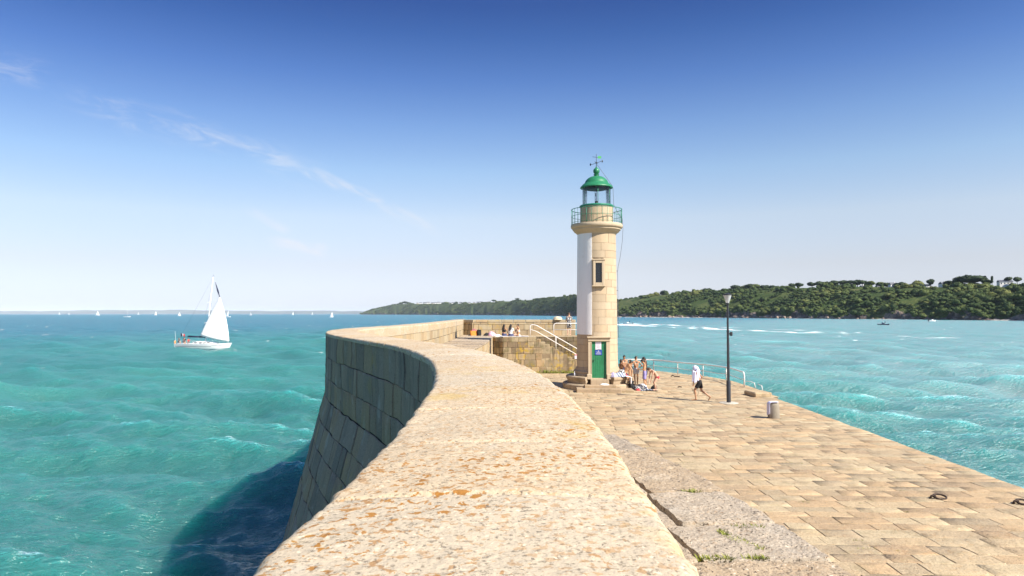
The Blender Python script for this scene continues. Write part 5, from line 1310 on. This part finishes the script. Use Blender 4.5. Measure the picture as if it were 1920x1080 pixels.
# walking away across the quay with a towel over the head
wk = person((9.30, 33.9, Q + .005), face(-.93, .36), stand(P=(0, .02, .90), C=(0, .11, 1.23), N=(0, .17, 1.42), H=(0, .24, 1.57), look=(0, .82, -.55), sL=(-.18, .14, 1.38), sR=(.18, .14, 1.38), eL=(-.22, .26, 1.12), eR=(.26, -.06, 1.14), wL=(-.20, .30, .86), wR=(.25, .08, .95),
        hL=(-.09, .02, .88), hR=(.09, .02, .88), kL=(-.09, .26, .52), aL=(-.09, .20, .09), tL=(-.09, .37, .03), kR=(.10, -.06, .47), aR=(.10, -.46, .19), tR=(.11, -.39, .045)),
       'person in black trunks walking away barefoot with a towel over the head', SK_T, 1.0, None, M_HAIR, [('shorts', F_BLK, .66)], None, hands=((0, .1, -1), (0, .6, -.5)))
HB = MB(); HB.ell((0, .235, 1.60), (.102, .125, .135), None, 18); cap(HB, (0, .15, 1.60), .09, (-.02, .07, 1.44), .085)
for s_, z1, y1 in ((-1, .93, .17), (-.6, 1.0, .08), (-.2, 1.12, .0), (.35, 1.26, .04)):
    cap(HB, (s_ * .15, .12, 1.43), .075, (s_ * .20 - .03, y1, z1), .035)
cap(HB, (-.16, .30, 1.42), .07, (-.23, .33, .95), .035); cap(HB, (-.19, .22, 1.40), .06, (-.26, .24, .90), .03)
tw = solid('towel', HB, .016, M_TLAV, None, 3); tw.location = wk.location; tw.rotation_euler = wk.rotation_euler; tag(tw, 'white towel draped over the head and shoulder of the walking bather', 'towel')
st = MB(); st.tube([(.0, .22, .86), (.0, .12, .6), (.0, -.05, .48), (.0, -.12, .62), (.03, -.05, .8)], .008, 6)
st2 = st.build('cord', M_DARKM); st2.location = (wk.location.x - .18, wk.location.y + .05, wk.location.z - .25); st2.rotation_euler = wk.rotation_euler; tag(st2, 'thin dark looped cord dangling from the hand of the walking bather', 'cord')

# picnickers on the platform
GP = 'picnickers sitting on the platform floor'
def floor_sit(x, y, rz, lab, sk, hr, cl, hm=M_HAIR, J=None, sc=.96):
    J = J or sit(lean=.03, seat=.10, kh=.30, kx=.36, kL=(-.36, .26, .14), kR=(.36, .26, .14), aL=(.14, .36, .05), aR=(-.14, .40, .06), tL=(.27, .40, .05), tR=(-.27, .44, .06), wL=(-.20, .30, .22), wR=(.2, .30, .22))
    return person((x, y, PL + .01), rz, J, lab, sk, sc, hr, hm, cl, GP)
floor_sit(-.62, 50.55, face(.75, .65), 'person with long dark hair and dark top sitting with their back turned on the platform', SK_T, 'long', [('top', F_BLK), ('shorts', F_DENIM, .5)])
floor_sit(-.12, 50.40, face(.6, .75), 'person with dark hair and white top sitting in the middle of the picnickers', SK_L, 'long', [('shirt', F_WHT), ('shorts', F_DENIM, .5)])
floor_sit(.48, 50.75, face(-.9, -.5), 'bare-shouldered person sitting cross-legged and facing the camera, one arm raised', SK_G, 'bun', [('top', F_WHT), ('briefs', F_WHT)], J=sit(lean=.03, seat=.10, kh=.30, kx=.36, kL=(-.36, .26, .14), kR=(.36, .26, .14), aL=(.14, .36, .05), aR=(-.14, .40, .06), tL=(.27, .40, .05), tR=(-.27, .44, .06), eL=(-.27, .18, .38), wL=(-.17, .26, .58), wR=(.05, .26, .40)))
person((4.33, 51.9, PL + .01), face(.25, 1), stand(eL=(-.22, .10, 1.14), eR=(.22, .10, 1.14), wL=(-.12, .26, 1.22), wR=(.16, .30, 1.36), look=(.4, 1, -.1)), 'person in black and white patterned shirt and dark shorts standing at the parapet', SK_L, .985, 'curly', M_HAIRB, [('shirt', F_PRINT), ('shorts', F_PRINT, .75)], None)

# ================================================================ bags, towels and clothes
def heap(name, x, y, z, rx, ry, h, mat, label, cat, seed=1, group=None, n=26):
    mb = MB(); th = np.linspace(0, PI / 2 * 1.02, 12); ph = np.linspace(0, 2 * PI, n + 1)[:-1]
    P = np.array([[[math.sin(a) * math.cos(p), math.sin(a) * math.sin(p), math.cos(a)] for a in th] for p in ph])
    k = 1 + .38 * fbm(P * 1.0 + seed * 5.1, 2.2, 3)[..., None] + .12 * np.abs(vn(P + seed, 6))[..., None]
    P = P * k * [rx, ry, h]; P[..., 2] = np.maximum(P[..., 2], -.004); mb.grid(P, n, 12, wrapu=True)
    o = mb.build(name, mat, smooth=True); o.location = (x, y, z); return tag(o, label, cat, group)
def backpack(x, y, z, rz, s, mat, label, tilt=0.0):
    o = empty('backpack', (x, y, z), rz); tag(o, label, 'backpack')
    def rounded(c, d, nm):
        m = MB(); m.ell((0, 0, 0), (1, 1, 1), None, 18); V = m.v[0]; V = np.sign(V) * np.abs(V) ** .55; V *= 1 + .06 * fbm(V * 2.0 + c[0], 1.5, 2)[:, None]; V = V * np.array(d) / 2 * s; V[:, 1] += tilt * V[:, 2]; m.v[0] = V + np.array(c) * s
        return m.build(nm, mat, o, smooth=True)
    rounded((0, 0, .25), (.34, .22, .50), 'body'); rounded((0, -.13, .17), (.26, .10, .26), 'front_pocket'); rounded((0, -.02, .46), (.30, .2, .12), 'lid')
    for sx in (-1, 1):
        m = MB(); m.tube(np.array([(sx * .10, .09, .47), (sx * .12, .19, .40), (sx * .12, .20, .22), (sx * .11, .11, .06)]) * s, .018 * s, 6); m.build('strap', mat, o, smooth=True)
    return o
def tote(x, y, z, rz, w_, h, mat, m2, label):
    o = empty('beach_bag', (x, y, z), rz); tag(o, label, 'bag')
    m = MB(); q = []
    for k, zz in enumerate(np.linspace(0, 1, 7)):
        r1, r2 = w_ / 2 * (1 - .10 * (zz - .4) ** 2 + .08 * zz), w_ * .28 * (1.05 - .5 * zz)
        q.append([[r1 * np.sign(math.cos(a)) * abs(math.cos(a)) ** .6, r2 * np.sign(math.sin(a)) * abs(math.sin(a)) ** .6, zz * h + .02 * math.sin(a * 3) * zz] for a in np.linspace(0, 2 * PI, 25)[:-1]])
    q = np.array(q).transpose(1, 0, 2); m.grid(q, 24, 7, wrapu=True); m.build('body', mat, o, smooth=True)
    m = MB(); m.ell((0, 0, h * .93), (w_ * .42, w_ * .17, h * .18), None, 12); m.build('towel_filling', m2, o, smooth=True)
    for sy in (-1, 1):
        m = MB(); m.tube([(w_ * .24 * math.cos(a), sy * w_ * .14, h * .92 + h * .42 * math.sin(a)) for a in np.linspace(PI, 0, 10)], .012, 6); m.build('handle', m2, o, smooth=True)
    return o
backpack(-2.45, 50.95, PL, .25, .95, F_BLK, 'dark backpack standing upright on the platform beside a pink bag')
tote(-2.82, 51.02, PL, .2, .58, .40, F_ORG, F_PINK, 'orange beach bag stuffed with bright pink cloth in the corner of the platform')
heap('dark_bundle', -3.12, 51.0, PL, .20, .16, .12, F_BLK, 'flat black bundle left of the orange bag in the platform corner', 'bundle', 3)
heap('dark_bundle', -1.86, 50.75, PL, .26, .17, .24, F_BLK, 'slumped black bag between the backpack and the pink bundle', 'bag', 5)
heap('pink_bundle', -1.48, 50.65, PL, .28, .2, .34, F_PALEP, 'pale pink bundle of clothes on the platform between bags and picnickers', 'bundle', 7)
heap('white_towel', -1.12, 50.55, PL, .30, .22, .14, M_TW, 'crumpled white towel on the platform beside the pink bundle', 'towel', 9)
U = np.linspace(0, 1, 20); V = np.linspace(0, 1, 16)
def flat(x, y, z, lx, ly, rz, amp, seed, hang=0):
    P = np.zeros((20, 16, 3)); c, s_ = math.cos(rz), math.sin(rz)
    for i, u in enumerate(U):
        for j, v in enumerate(V):
            a, b = (u - .5) * lx, (v - .5) * ly; P[i, j] = (x + a * c - b * s_, y + a * s_ + b * c, z)
    P[..., 2] += amp * np.abs(vn(P + seed, 6)) + .012
    return P
cloth('picnic_towel', flat(.15, 50.42, PL + .004, 2.1, 1.0, .1, .02, 3), M_TW, 'wide white towel spread under the picnickers', 'towel')
heap('straw_hat_bag', 3.55, 53.35, TOP, .34, .24, .26, F_BEIGE, 'pale straw bag resting on top of the parapet beside the standing person', 'bag', 12)
# on and round the bench of the lighthouse
bx = lambda az, r_: (TX + r_ * math.cos(math.radians(az)), TY + r_ * math.sin(math.radians(az)))
TWS = towelmat('navy_striped_towel', (.55, .60, .68), (.09, .12, .22), 7.0)
x, y = bx(-50, 1.52); heap('striped_towel', x + .12, y, bz, .42, .22, .20, TWS, 'blue and white striped towel heaped on the stone bench beside the door', 'towel', 15)
x, y = bx(-62, 1.50); heap('purple_bundle', x + .02, y, bz, .2, .17, .20, F_LAV, 'round purple grey bundle on the stone bench nearest the green door', 'bundle', 17)
x, y = bx(-38, 1.56); heap('white_shirt', x + .05, y - .05, bz, .24, .16, .34, F_PRINT, 'black and white shirt piled behind the striped towel on the bench', 'clothes', 19)
cloth('white_towel', np.array([[[TX + 1.40 + .035 * math.sin(j * 1.3) + (.03 + .10 * min(1, i / 6) if i < 7 else .30 + .015 * i * 0), TY - 1.28 + (j - 5) * .06, bz + .03 - (0 if i < 7 else (i - 6) * .045)] for j in range(11)] for i in range(16)]), M_TW, 'white towel hanging over the front edge of the stone bench', 'towel')
backpack(6.75, 38.75, 2.95 - .25, .9, 1.0, F_BLK, 'black backpack leaning against the lighthouse base', .25)
heap('clothes_pile', 7.22, 38.6, Q, .36, .28, .30, F_PRINT, 'black and white heap of clothes on the quay in front of the standing bathers', 'clothes', 23)
heap('white_towel', 7.42, 38.95, Q, .26, .22, .32, M_TW, 'crumpled white towel on the quay behind the black and white clothes heap', 'towel', 25)
heap('red_cloth', 7.05, 38.35, Q, .14, .10, .10, F_RED, 'small red cloth at the edge of the clothes heap', 'cloth', 27)
cloth('beach_mat', flat(7.62, 38.5, Q + .01, .95, .55, .2, .02, 8), TWS, 'striped mat spread on the quay in front of the bathers', 'mat')
heap('dark_bundle', 8.02, 38.75, Q, .17, .15, .26, F_BLK, 'small black bundle behind the feet of the bending bather', 'bundle', 29)
for k, (x, y, a) in enumerate(((7.66, 38.2, .3), (7.80, 38.1, .8), (7.50, 38.1, -.2), (7.95, 37.95, 1.2))):
    m = MB(); m.ell((0, 0, .02), (.05, .13, .02), None, 12); o = empty('flip_flop', (x, y, Q + .012), a); tag(o, 'dark flip-flop scattered on the quay by the striped mat', 'flip-flop', 'flip-flops on the quay'); m.build('sole', F_BLK, o, smooth=True)
    m = MB(); m.tube([(-.045, .0, .035), (0, .06, .06), (.045, 0, .035)], .008, 5); m.build('strap', F_BLK, o, smooth=True)
dx, dy = math.cos(FR), math.sin(FR)
heap('crumpled_cloth', TX + dx * 1.92 + .22, TY + dy * 1.92, 3.042 + .002, .26, .13, .07, F_WHT, 'crumpled white cloth lying on the steps below the green door', 'cloth', 31)
m = MB(); m.tube([(0, 0, 0), (0, 0, .16), (0, 0, .20), (0, 0, .27)], [.036, .036, .014, .013], 10); bt = m.build('bottle', simple('clear_plastic', (.62, .64, .72), .15), smooth=True); x, y = bx(190, 1.6); bt.location = (TX - 1.42, TY - .92, bz); tag(bt, 'clear plastic bottle standing on the seaward end of the stone bench', 'bottle')

# ================================================================ boats
def hull(L, beam, free, stern=.78, sheer=.18):
    n, mK = 26, 9; P = np.zeros((n, mK * 2 - 1, 3))
    for i in range(n):
        u = i / (n - 1); x = -L / 2 + L * u; b = beam / 2 * (stern + (1 - stern) * math.sin(min(1, u / .45) * PI / 2)) * (1 if u < .45 else max(.015, 1 - ((u - .45) / .55) ** 2.1))
        zt = free * (1 + sheer * (max(0, u - .35) / .65) ** 2 + .04 * (1 - u)); rake = .06 * L * max(0, (u - .8) / .2) ** 2
        for j in range(mK * 2 - 1):
            s_ = j / (mK - 1) - 1; a = abs(s_); w_ = b * a ** .42 if a > 0 else 0; z = -.45 * free * (1 - u ** 3 * .5) + (zt + .45 * free * (1 - u ** 3 * .5)) * a ** 1.4
            P[i, j] = (x + rake * (z / zt if zt else 0), w_ * (1 if s_ > 0 else -1), z)
    return P
def sailboat(loc, rz, L, label, group=None, main=True, jib=True, detail=False, heel=0.0, matsail=M_WHITE):
    o = empty('sailing_yacht' if detail else 'distant_sailboat', loc, rz); o.rotation_euler = (heel, 0, rz); tag(o, label, 'sailing boat', group)
    P = hull(L, L * .3, L * .105); mb = MB(); n, k = P.shape[:2]; mb.grid(P, n, k); b = mb.n
    mb.add(P[0], np.zeros((0, 3), int)); mb.f.append(np.array([list(range(b, b + k))])); mb.build('hull', M_WHITE, o, angle=50)
    mb = MB(); D_ = np.stack([P[:, 0] + [0, 0, -.02], P[:, -1] + [0, 0, -.02]], 1); mb.grid(D_, n, 2); mb.build('deck', M_WHITE, o)
    H_ = L * 1.32; fr_ = L * .105; mx = L * .07
    mb = MB(); mb.tube([(mx, 0, fr_), (mx + L * .012, 0, H_)], [L * .0085 if detail else L * .011, L * .006 if detail else L * .009], 8); mb.build('mast', M_WHITE, o, smooth=True)
    def tri(A, Bp, Cp, belly, nm, mat):
        A, Bp, Cp = (np.array(q, float) for q in (A, Bp, Cp)); nu = 14; G = np.zeros((nu, nu, 3))
        for i in range(nu):
            for j in range(nu):
                u, v = i / (nu - 1), j / (nu - 1); G[i, j] = Cp * u + (1 - u) * (A * (1 - v) + Bp * v); G[i, j, 1] += belly * math.sin(PI * v) * math.sin(PI * min(1, (1 - u) * .9)); 
        G[..., 0] -= 0
        return cloth(nm, G, mat, None, None, .02 if detail else L * .006, None, o)
    if main: tri((mx - L * .02, 0, L * .2), (mx - L * .40, .02, L * .2), (mx - L * .015, 0, H_ * .97), L * .03, 'mainsail', matsail)
    if jib: tri((L * .49, 0, L * .16), (mx - L * .04, L * .05, L * .2), (mx + L * .03, 0, H_ * .9), L * .04, 'jib', matsail)
    return o, P, H_, fr_, mx
ycx, ycy = (382 - 960) / 1280 * 134.5, 134.5
yo_, P, H_, fr_, mx = sailboat((ycx, ycy, -.02), math.radians(-4), 10.5, 'white sailing yacht under a single big headsail off the sea wall', None, False, False, True)
L = 10.9
for o in list(yo_.children):
    if o.name.startswith('mast'): bpy.data.objects.remove(o)
MT = (1.85, 0, 14.25)
mb = MB(); mb.tube([(.45, 0, fr_), (.95, 0, 5), MT], [.10, .095, .07], 10); mst = mb.build('mast', M_WHITE, yo_, smooth=True)
mb = MB(); mb.tube([(.75, -1.1, 5.2), (.98, 0, 5.3), (.75, 1.1, 5.2)], .035, 6); mb.tube([(1.2, -.85, 9.2), (1.38, 0, 9.3), (1.2, .85, 9.2)], .03, 6); mb.build('spreaders', M_WHITE, mst, smooth=True)
mb = MB(); mb.tube([MT, (1.95, 0, 14.75)], .015, 5); mb.tube([(1.6, 0, 14.4), (2.1, 0, 14.45)], .018, 5); mb.build('masthead_vane', M_DARKM, mst)
mb = MB(); mb.tube([(.55, 0, 2.35), (-3.25, 0, 2.45)], .075, 8); mb.tube([(-.1, 0, 2.5), (-3.0, 0, 2.58)], [.10, .13], 8); mb.build('boom', F_NAVY, yo_, smooth=True)
# headsail set on the forestay, its upper part rolled
F0, F1 = np.array([5.35, 0, 1.35]), np.array([2.15, 0, 13.2])
fs = lambda q: F0 + (F1 - F0) * q
nu = 22; G = np.zeros((nu, nu, 3)); clew = np.array([-.35, -.55, 2.75])
for i in range(nu):
    for j in range(nu):
        q = i / (nu - 1); v = j / (nu - 1)
        a = fs(.02 + q * .74) + [.42 * math.sin(q * PI) * .8 + .05, 0, 0]; a = a + np.array([0.30 * q, 0, 0])
        bq = clew * (1 - q) + (fs(.76) + [.30, 0, 0]) * q; bq = bq + np.array([-.10 * math.sin(q * PI), 0, 0]); G[i, j] = a * (1 - v) + bq * v; G[i, j, 1] -= .75 * math.sin(PI * v ** .8) * (1 - q) ** .6
        G[i, j, 2] -= .12 * math.sin(PI * v) * (1 - q) ** 4
cloth('headsail', G, simple('white_sailcloth', (.84, .83, .81), .7, var=.03, scale=.8), None, None, .02, None, yo_)
mb = MB(); q_ = np.linspace(.72, 1.0, 9); mb.tube([fs(q) + np.array([.30 - .5 * max(0, q - .76) * 1.1, 0, 0]) for q in q_], [.05, .07, .08, .13, .16, .12, .09, .06, .03], 8); mb.build('furled_sail', F_NAVY, yo_, smooth=True)
mb = MB()
for a, b in ((F0, F0 + .02 + (F1 - F0)), ((-5.3, 0, 1.1), MT), ((.2, -1.5, 1.1), MT), ((.2, 1.5, 1.1), MT), ((5.7, .2, 1.3), (4.9, .1, 3.2)), ((-.35, -.55, 2.75), (-2.8, -1.2, 1.3))): mb.tube([a, b], .012, 5)
mb.build('rigging', M_CABLE, yo_, smooth=True)
cb = MB(); cx = np.linspace(-1.9, 3.0, 12); cab = np.zeros((12, 9, 3))
for i, x in enumerate(cx):
    u = i / 11; hh_ = .52 * math.sin(min(1, u / .15) * PI / 2) * (1 - u ** 3 * .8); w_ = 1.05 * (1 - .45 * u ** 2)
    for j in range(9): a = PI * j / 8; cab[i, j] = (x, -w_ * np.sign(math.cos(a)) * abs(math.cos(a)) ** .5, fr_ - .05 + .12 * u + hh_ * math.sin(a) ** .5)
cb.grid(cab, 12, 9); cb.build('cabin_roof', M_WHITE, yo_, angle=50)
for x0 in (-.9, .1, .9, 1.6):
    mb = MB(); mb.box((x0, -1.07 + .02 * x0, fr_ + .27), (.62, .05, .16), b=.02); mb.build('window', M_PANE, yo_)
mb = MB(); mb.box((-1.2, -1.55, fr_ * .62), (7.2, .06, .07)); mb.box((3.4, -1.22, fr_ * .72), (2.0, .06, .06), rz=.22); mb.build('hull_stripe', F_NAVY, yo_)
mb = MB()
for x0 in np.linspace(-5.2, 5.0, 9): 
    w_ = np.interp(x0, P[:, -1, 0], P[:, -1, 1]); z0 = np.interp(x0, P[:, -1, 0], P[:, -1, 2])
    for s_ in (-1, 1): mb.tube([(x0, s_ * (w_ - .06), z0), (x0, s_ * (w_ - .06), z0 + .58)], .014, 5)
for s_ in (-1, 1):
    for z_ in (.3, .58): mb.tube([(x0, s_ * (np.interp(x0, P[:, -1, 0], P[:, -1, 1]) - .06), np.interp(x0, P[:, -1, 0], P[:, -1, 2]) + z_) for x0 in np.linspace(-5.2, 5.0, 14)], .009, 4)
mb.build('guard_wires', M_WRAIL, yo_)
mb = MB(); mb.tube([(-5.3, -.4, fr_ + .1), (-5.5, -.4, 3.6)], .02, 5); fl = mb.build('flagstaff', M_WHITE, yo_)
for k, (m_, x0) in enumerate(((F_NAVY, .0), (M_WHITE, .28), (M_RED, .56))):
    cloth('flag_panel', np.array([[[-4.35 + x0 + .28 * i / 5, -.4 + .05 * math.sin((x0 + .28 * i / 5) * 8), 3.15 - .55 * j / 3 - .18 * (x0 + .28 * i / 5)] for j in range(4)] for i in range(6)]), m_, None, None, .01, None, fl)
mb = MB(); mb.tube([(-4.35, -.4, 2.4), (-4.35, -.4, 3.2)], .012, 5); mb.build('halyard', M_CABLE, fl)
heapM = MB(); heapM.ell((-5.30, -.75, fr_ + .33), (.14, .28, .34), None, 12); heapM.build('life_ring_cover', F_ORG, yo_, smooth=True)
for k, (x0, y0, m_, sk) in enumerate(((-4.6, -.7, F_NAVY, SK_T), (-4.1, .6, F_BLK, SK_L), (-3.6, -.75, F_NAVY, SK_T), (-2.55, -.7, F_RED, SK_T))):
    c, s_ = math.cos(math.radians(-4)), math.sin(math.radians(-4))
    person((ycx + x0 * c - y0 * s_, ycy + x0 * s_ + y0 * c, fr_ - .12), face(.3, -1) if k % 2 else face(1, -.2), sit(lean=.05, seat=.45, kh=.42, kx=.40), ('person in a dark top at the very stern of the yacht', 'person in black sitting on the far side of the yacht cockpit', 'person in navy sitting midway along the near side of the yacht cockpit', 'person in a red top nearest the cabin of the yacht')[k], sk, 1.0, 'short', M_HAIR, [('shirt', m_), ('shorts', F_NAVY)], 'crew sitting in the yacht cockpit', vox=.022)

GB = 'small sailing boats along the horizon'
for i, (px, py, hpx, rz, mn, jb, lab) in enumerate(((112, 589.6, 5, .5, True, False, 'small distant sail furthest out toward the open end of the horizon'), (130, 589.8, 4, 1.0, True, False, 'second small distant sail, close beside the furthest one'), (183.5, 591.5, 10, .3, True, True, 'distant sailing boat with tall pale sail leaning on the horizon'),
        (239, 594.6, 12, .02, False, False, 'white motor-sailer with bare mast, nearest of the distant boats'), (260, 589.8, 5, .8, True, False, 'tiny sail just beyond the bare-masted boat'), (292, 591, 8.5, 1.2, True, True, 'narrow white sail seen end-on on the horizon'),
        (336.5, 592.5, 8, .4, True, True, 'small white sail close past the stern of the big yacht'), (428, 594.5, 13, .2, True, False, 'distant sailing boat showing behind the yacht headsail'), (470, 591, 6, .3, False, True, 'low white boat on the horizon beyond the yacht bow'),
        (549.5, 590.8, 7, 1.3, True, True, 'thin pale sail midway between the yacht and the sea wall'), (586, 590.3, 6, 1.1, True, False, 'faint sail next before the sea wall corner'), (622, 595, 11, .9, True, True, 'little white sailing boat just off the sea wall corner'))):
    d = 7 * 1280 / (py - 588); Lb = hpx / 1280 * d / 1.38 if (mn or jb) else 12 / 1280 * d; Lb = min(Lb, 26)
    ob = sailboat(((px - 960) / 1280 * d, d, 0), rz, Lb, lab, GB, mn, jb, False, .08 if i % 3 == 2 else .02)[0]
def motorboat(loc, rz, L, label, cm=M_WHITE):
    o = empty('motorboat', loc, rz); tag(o, label, 'motor boat'); P = hull(L, L * .38, L * .13, .9); mb = MB(); n, k = P.shape[:2]; mb.grid(P, n, k); b = mb.n; mb.add(P[0], np.zeros((0, 3), int)); mb.f.append(np.array([list(range(b, b + k))])); mb.build('hull', cm, o, angle=50)
    mb = MB(); mb.grid(np.stack([P[:, 0] + [0, 0, -.1], P[:, -1] + [0, 0, -.1]], 1), n, 2); mb.build('deck', M_WHITE, o)
    mb = MB(); mb.box((.0, 0, L * .13 + L * .05), (L * .22, L * .2, L * .13), b=.06); mb.build('console', cm, o); mb = MB(); mb.box((L * .09, 0, L * .13 + L * .15), (.05, L * .2, L * .09), rot=np.array(Matrix.Rotation(-.5, 3, 'Y'))); mb.build('windscreen', M_PANE, o)
    mb = MB(); mb.box((-L * .52, 0, L * .10), (L * .08, L * .07, L * .18), b=.05); mb.build('outboard_motor', M_DARKM, o)
    mb = MB(); mb.ell((-L * .18, 0, L * .30), (.22, .22, .5), None, 10); mb.ell((-L * .18, 0, L * .30 + .62), (.13, .13, .15), None, 8); mb.build('helmsman', F_NAVY, o, smooth=True)
    return o
W_ = lambda px, py: ((px - 960) / 1280 * 7 * 1280 / (py - 588), 7 * 1280 / (py - 588), 0)
motorboat(W_(1177, 608.2), math.radians(168), 6.0, 'small speedboat throwing up a white wake below the wooded headland')
motorboat(W_(1655, 610.0), math.radians(170), 6.0, 'small dark boat alone on the harbour water under the headland', F_NAVY)
motorboat(W_(1747, 602.6), math.radians(10), 7.0, 'little white boat moored close in under the cliffs')
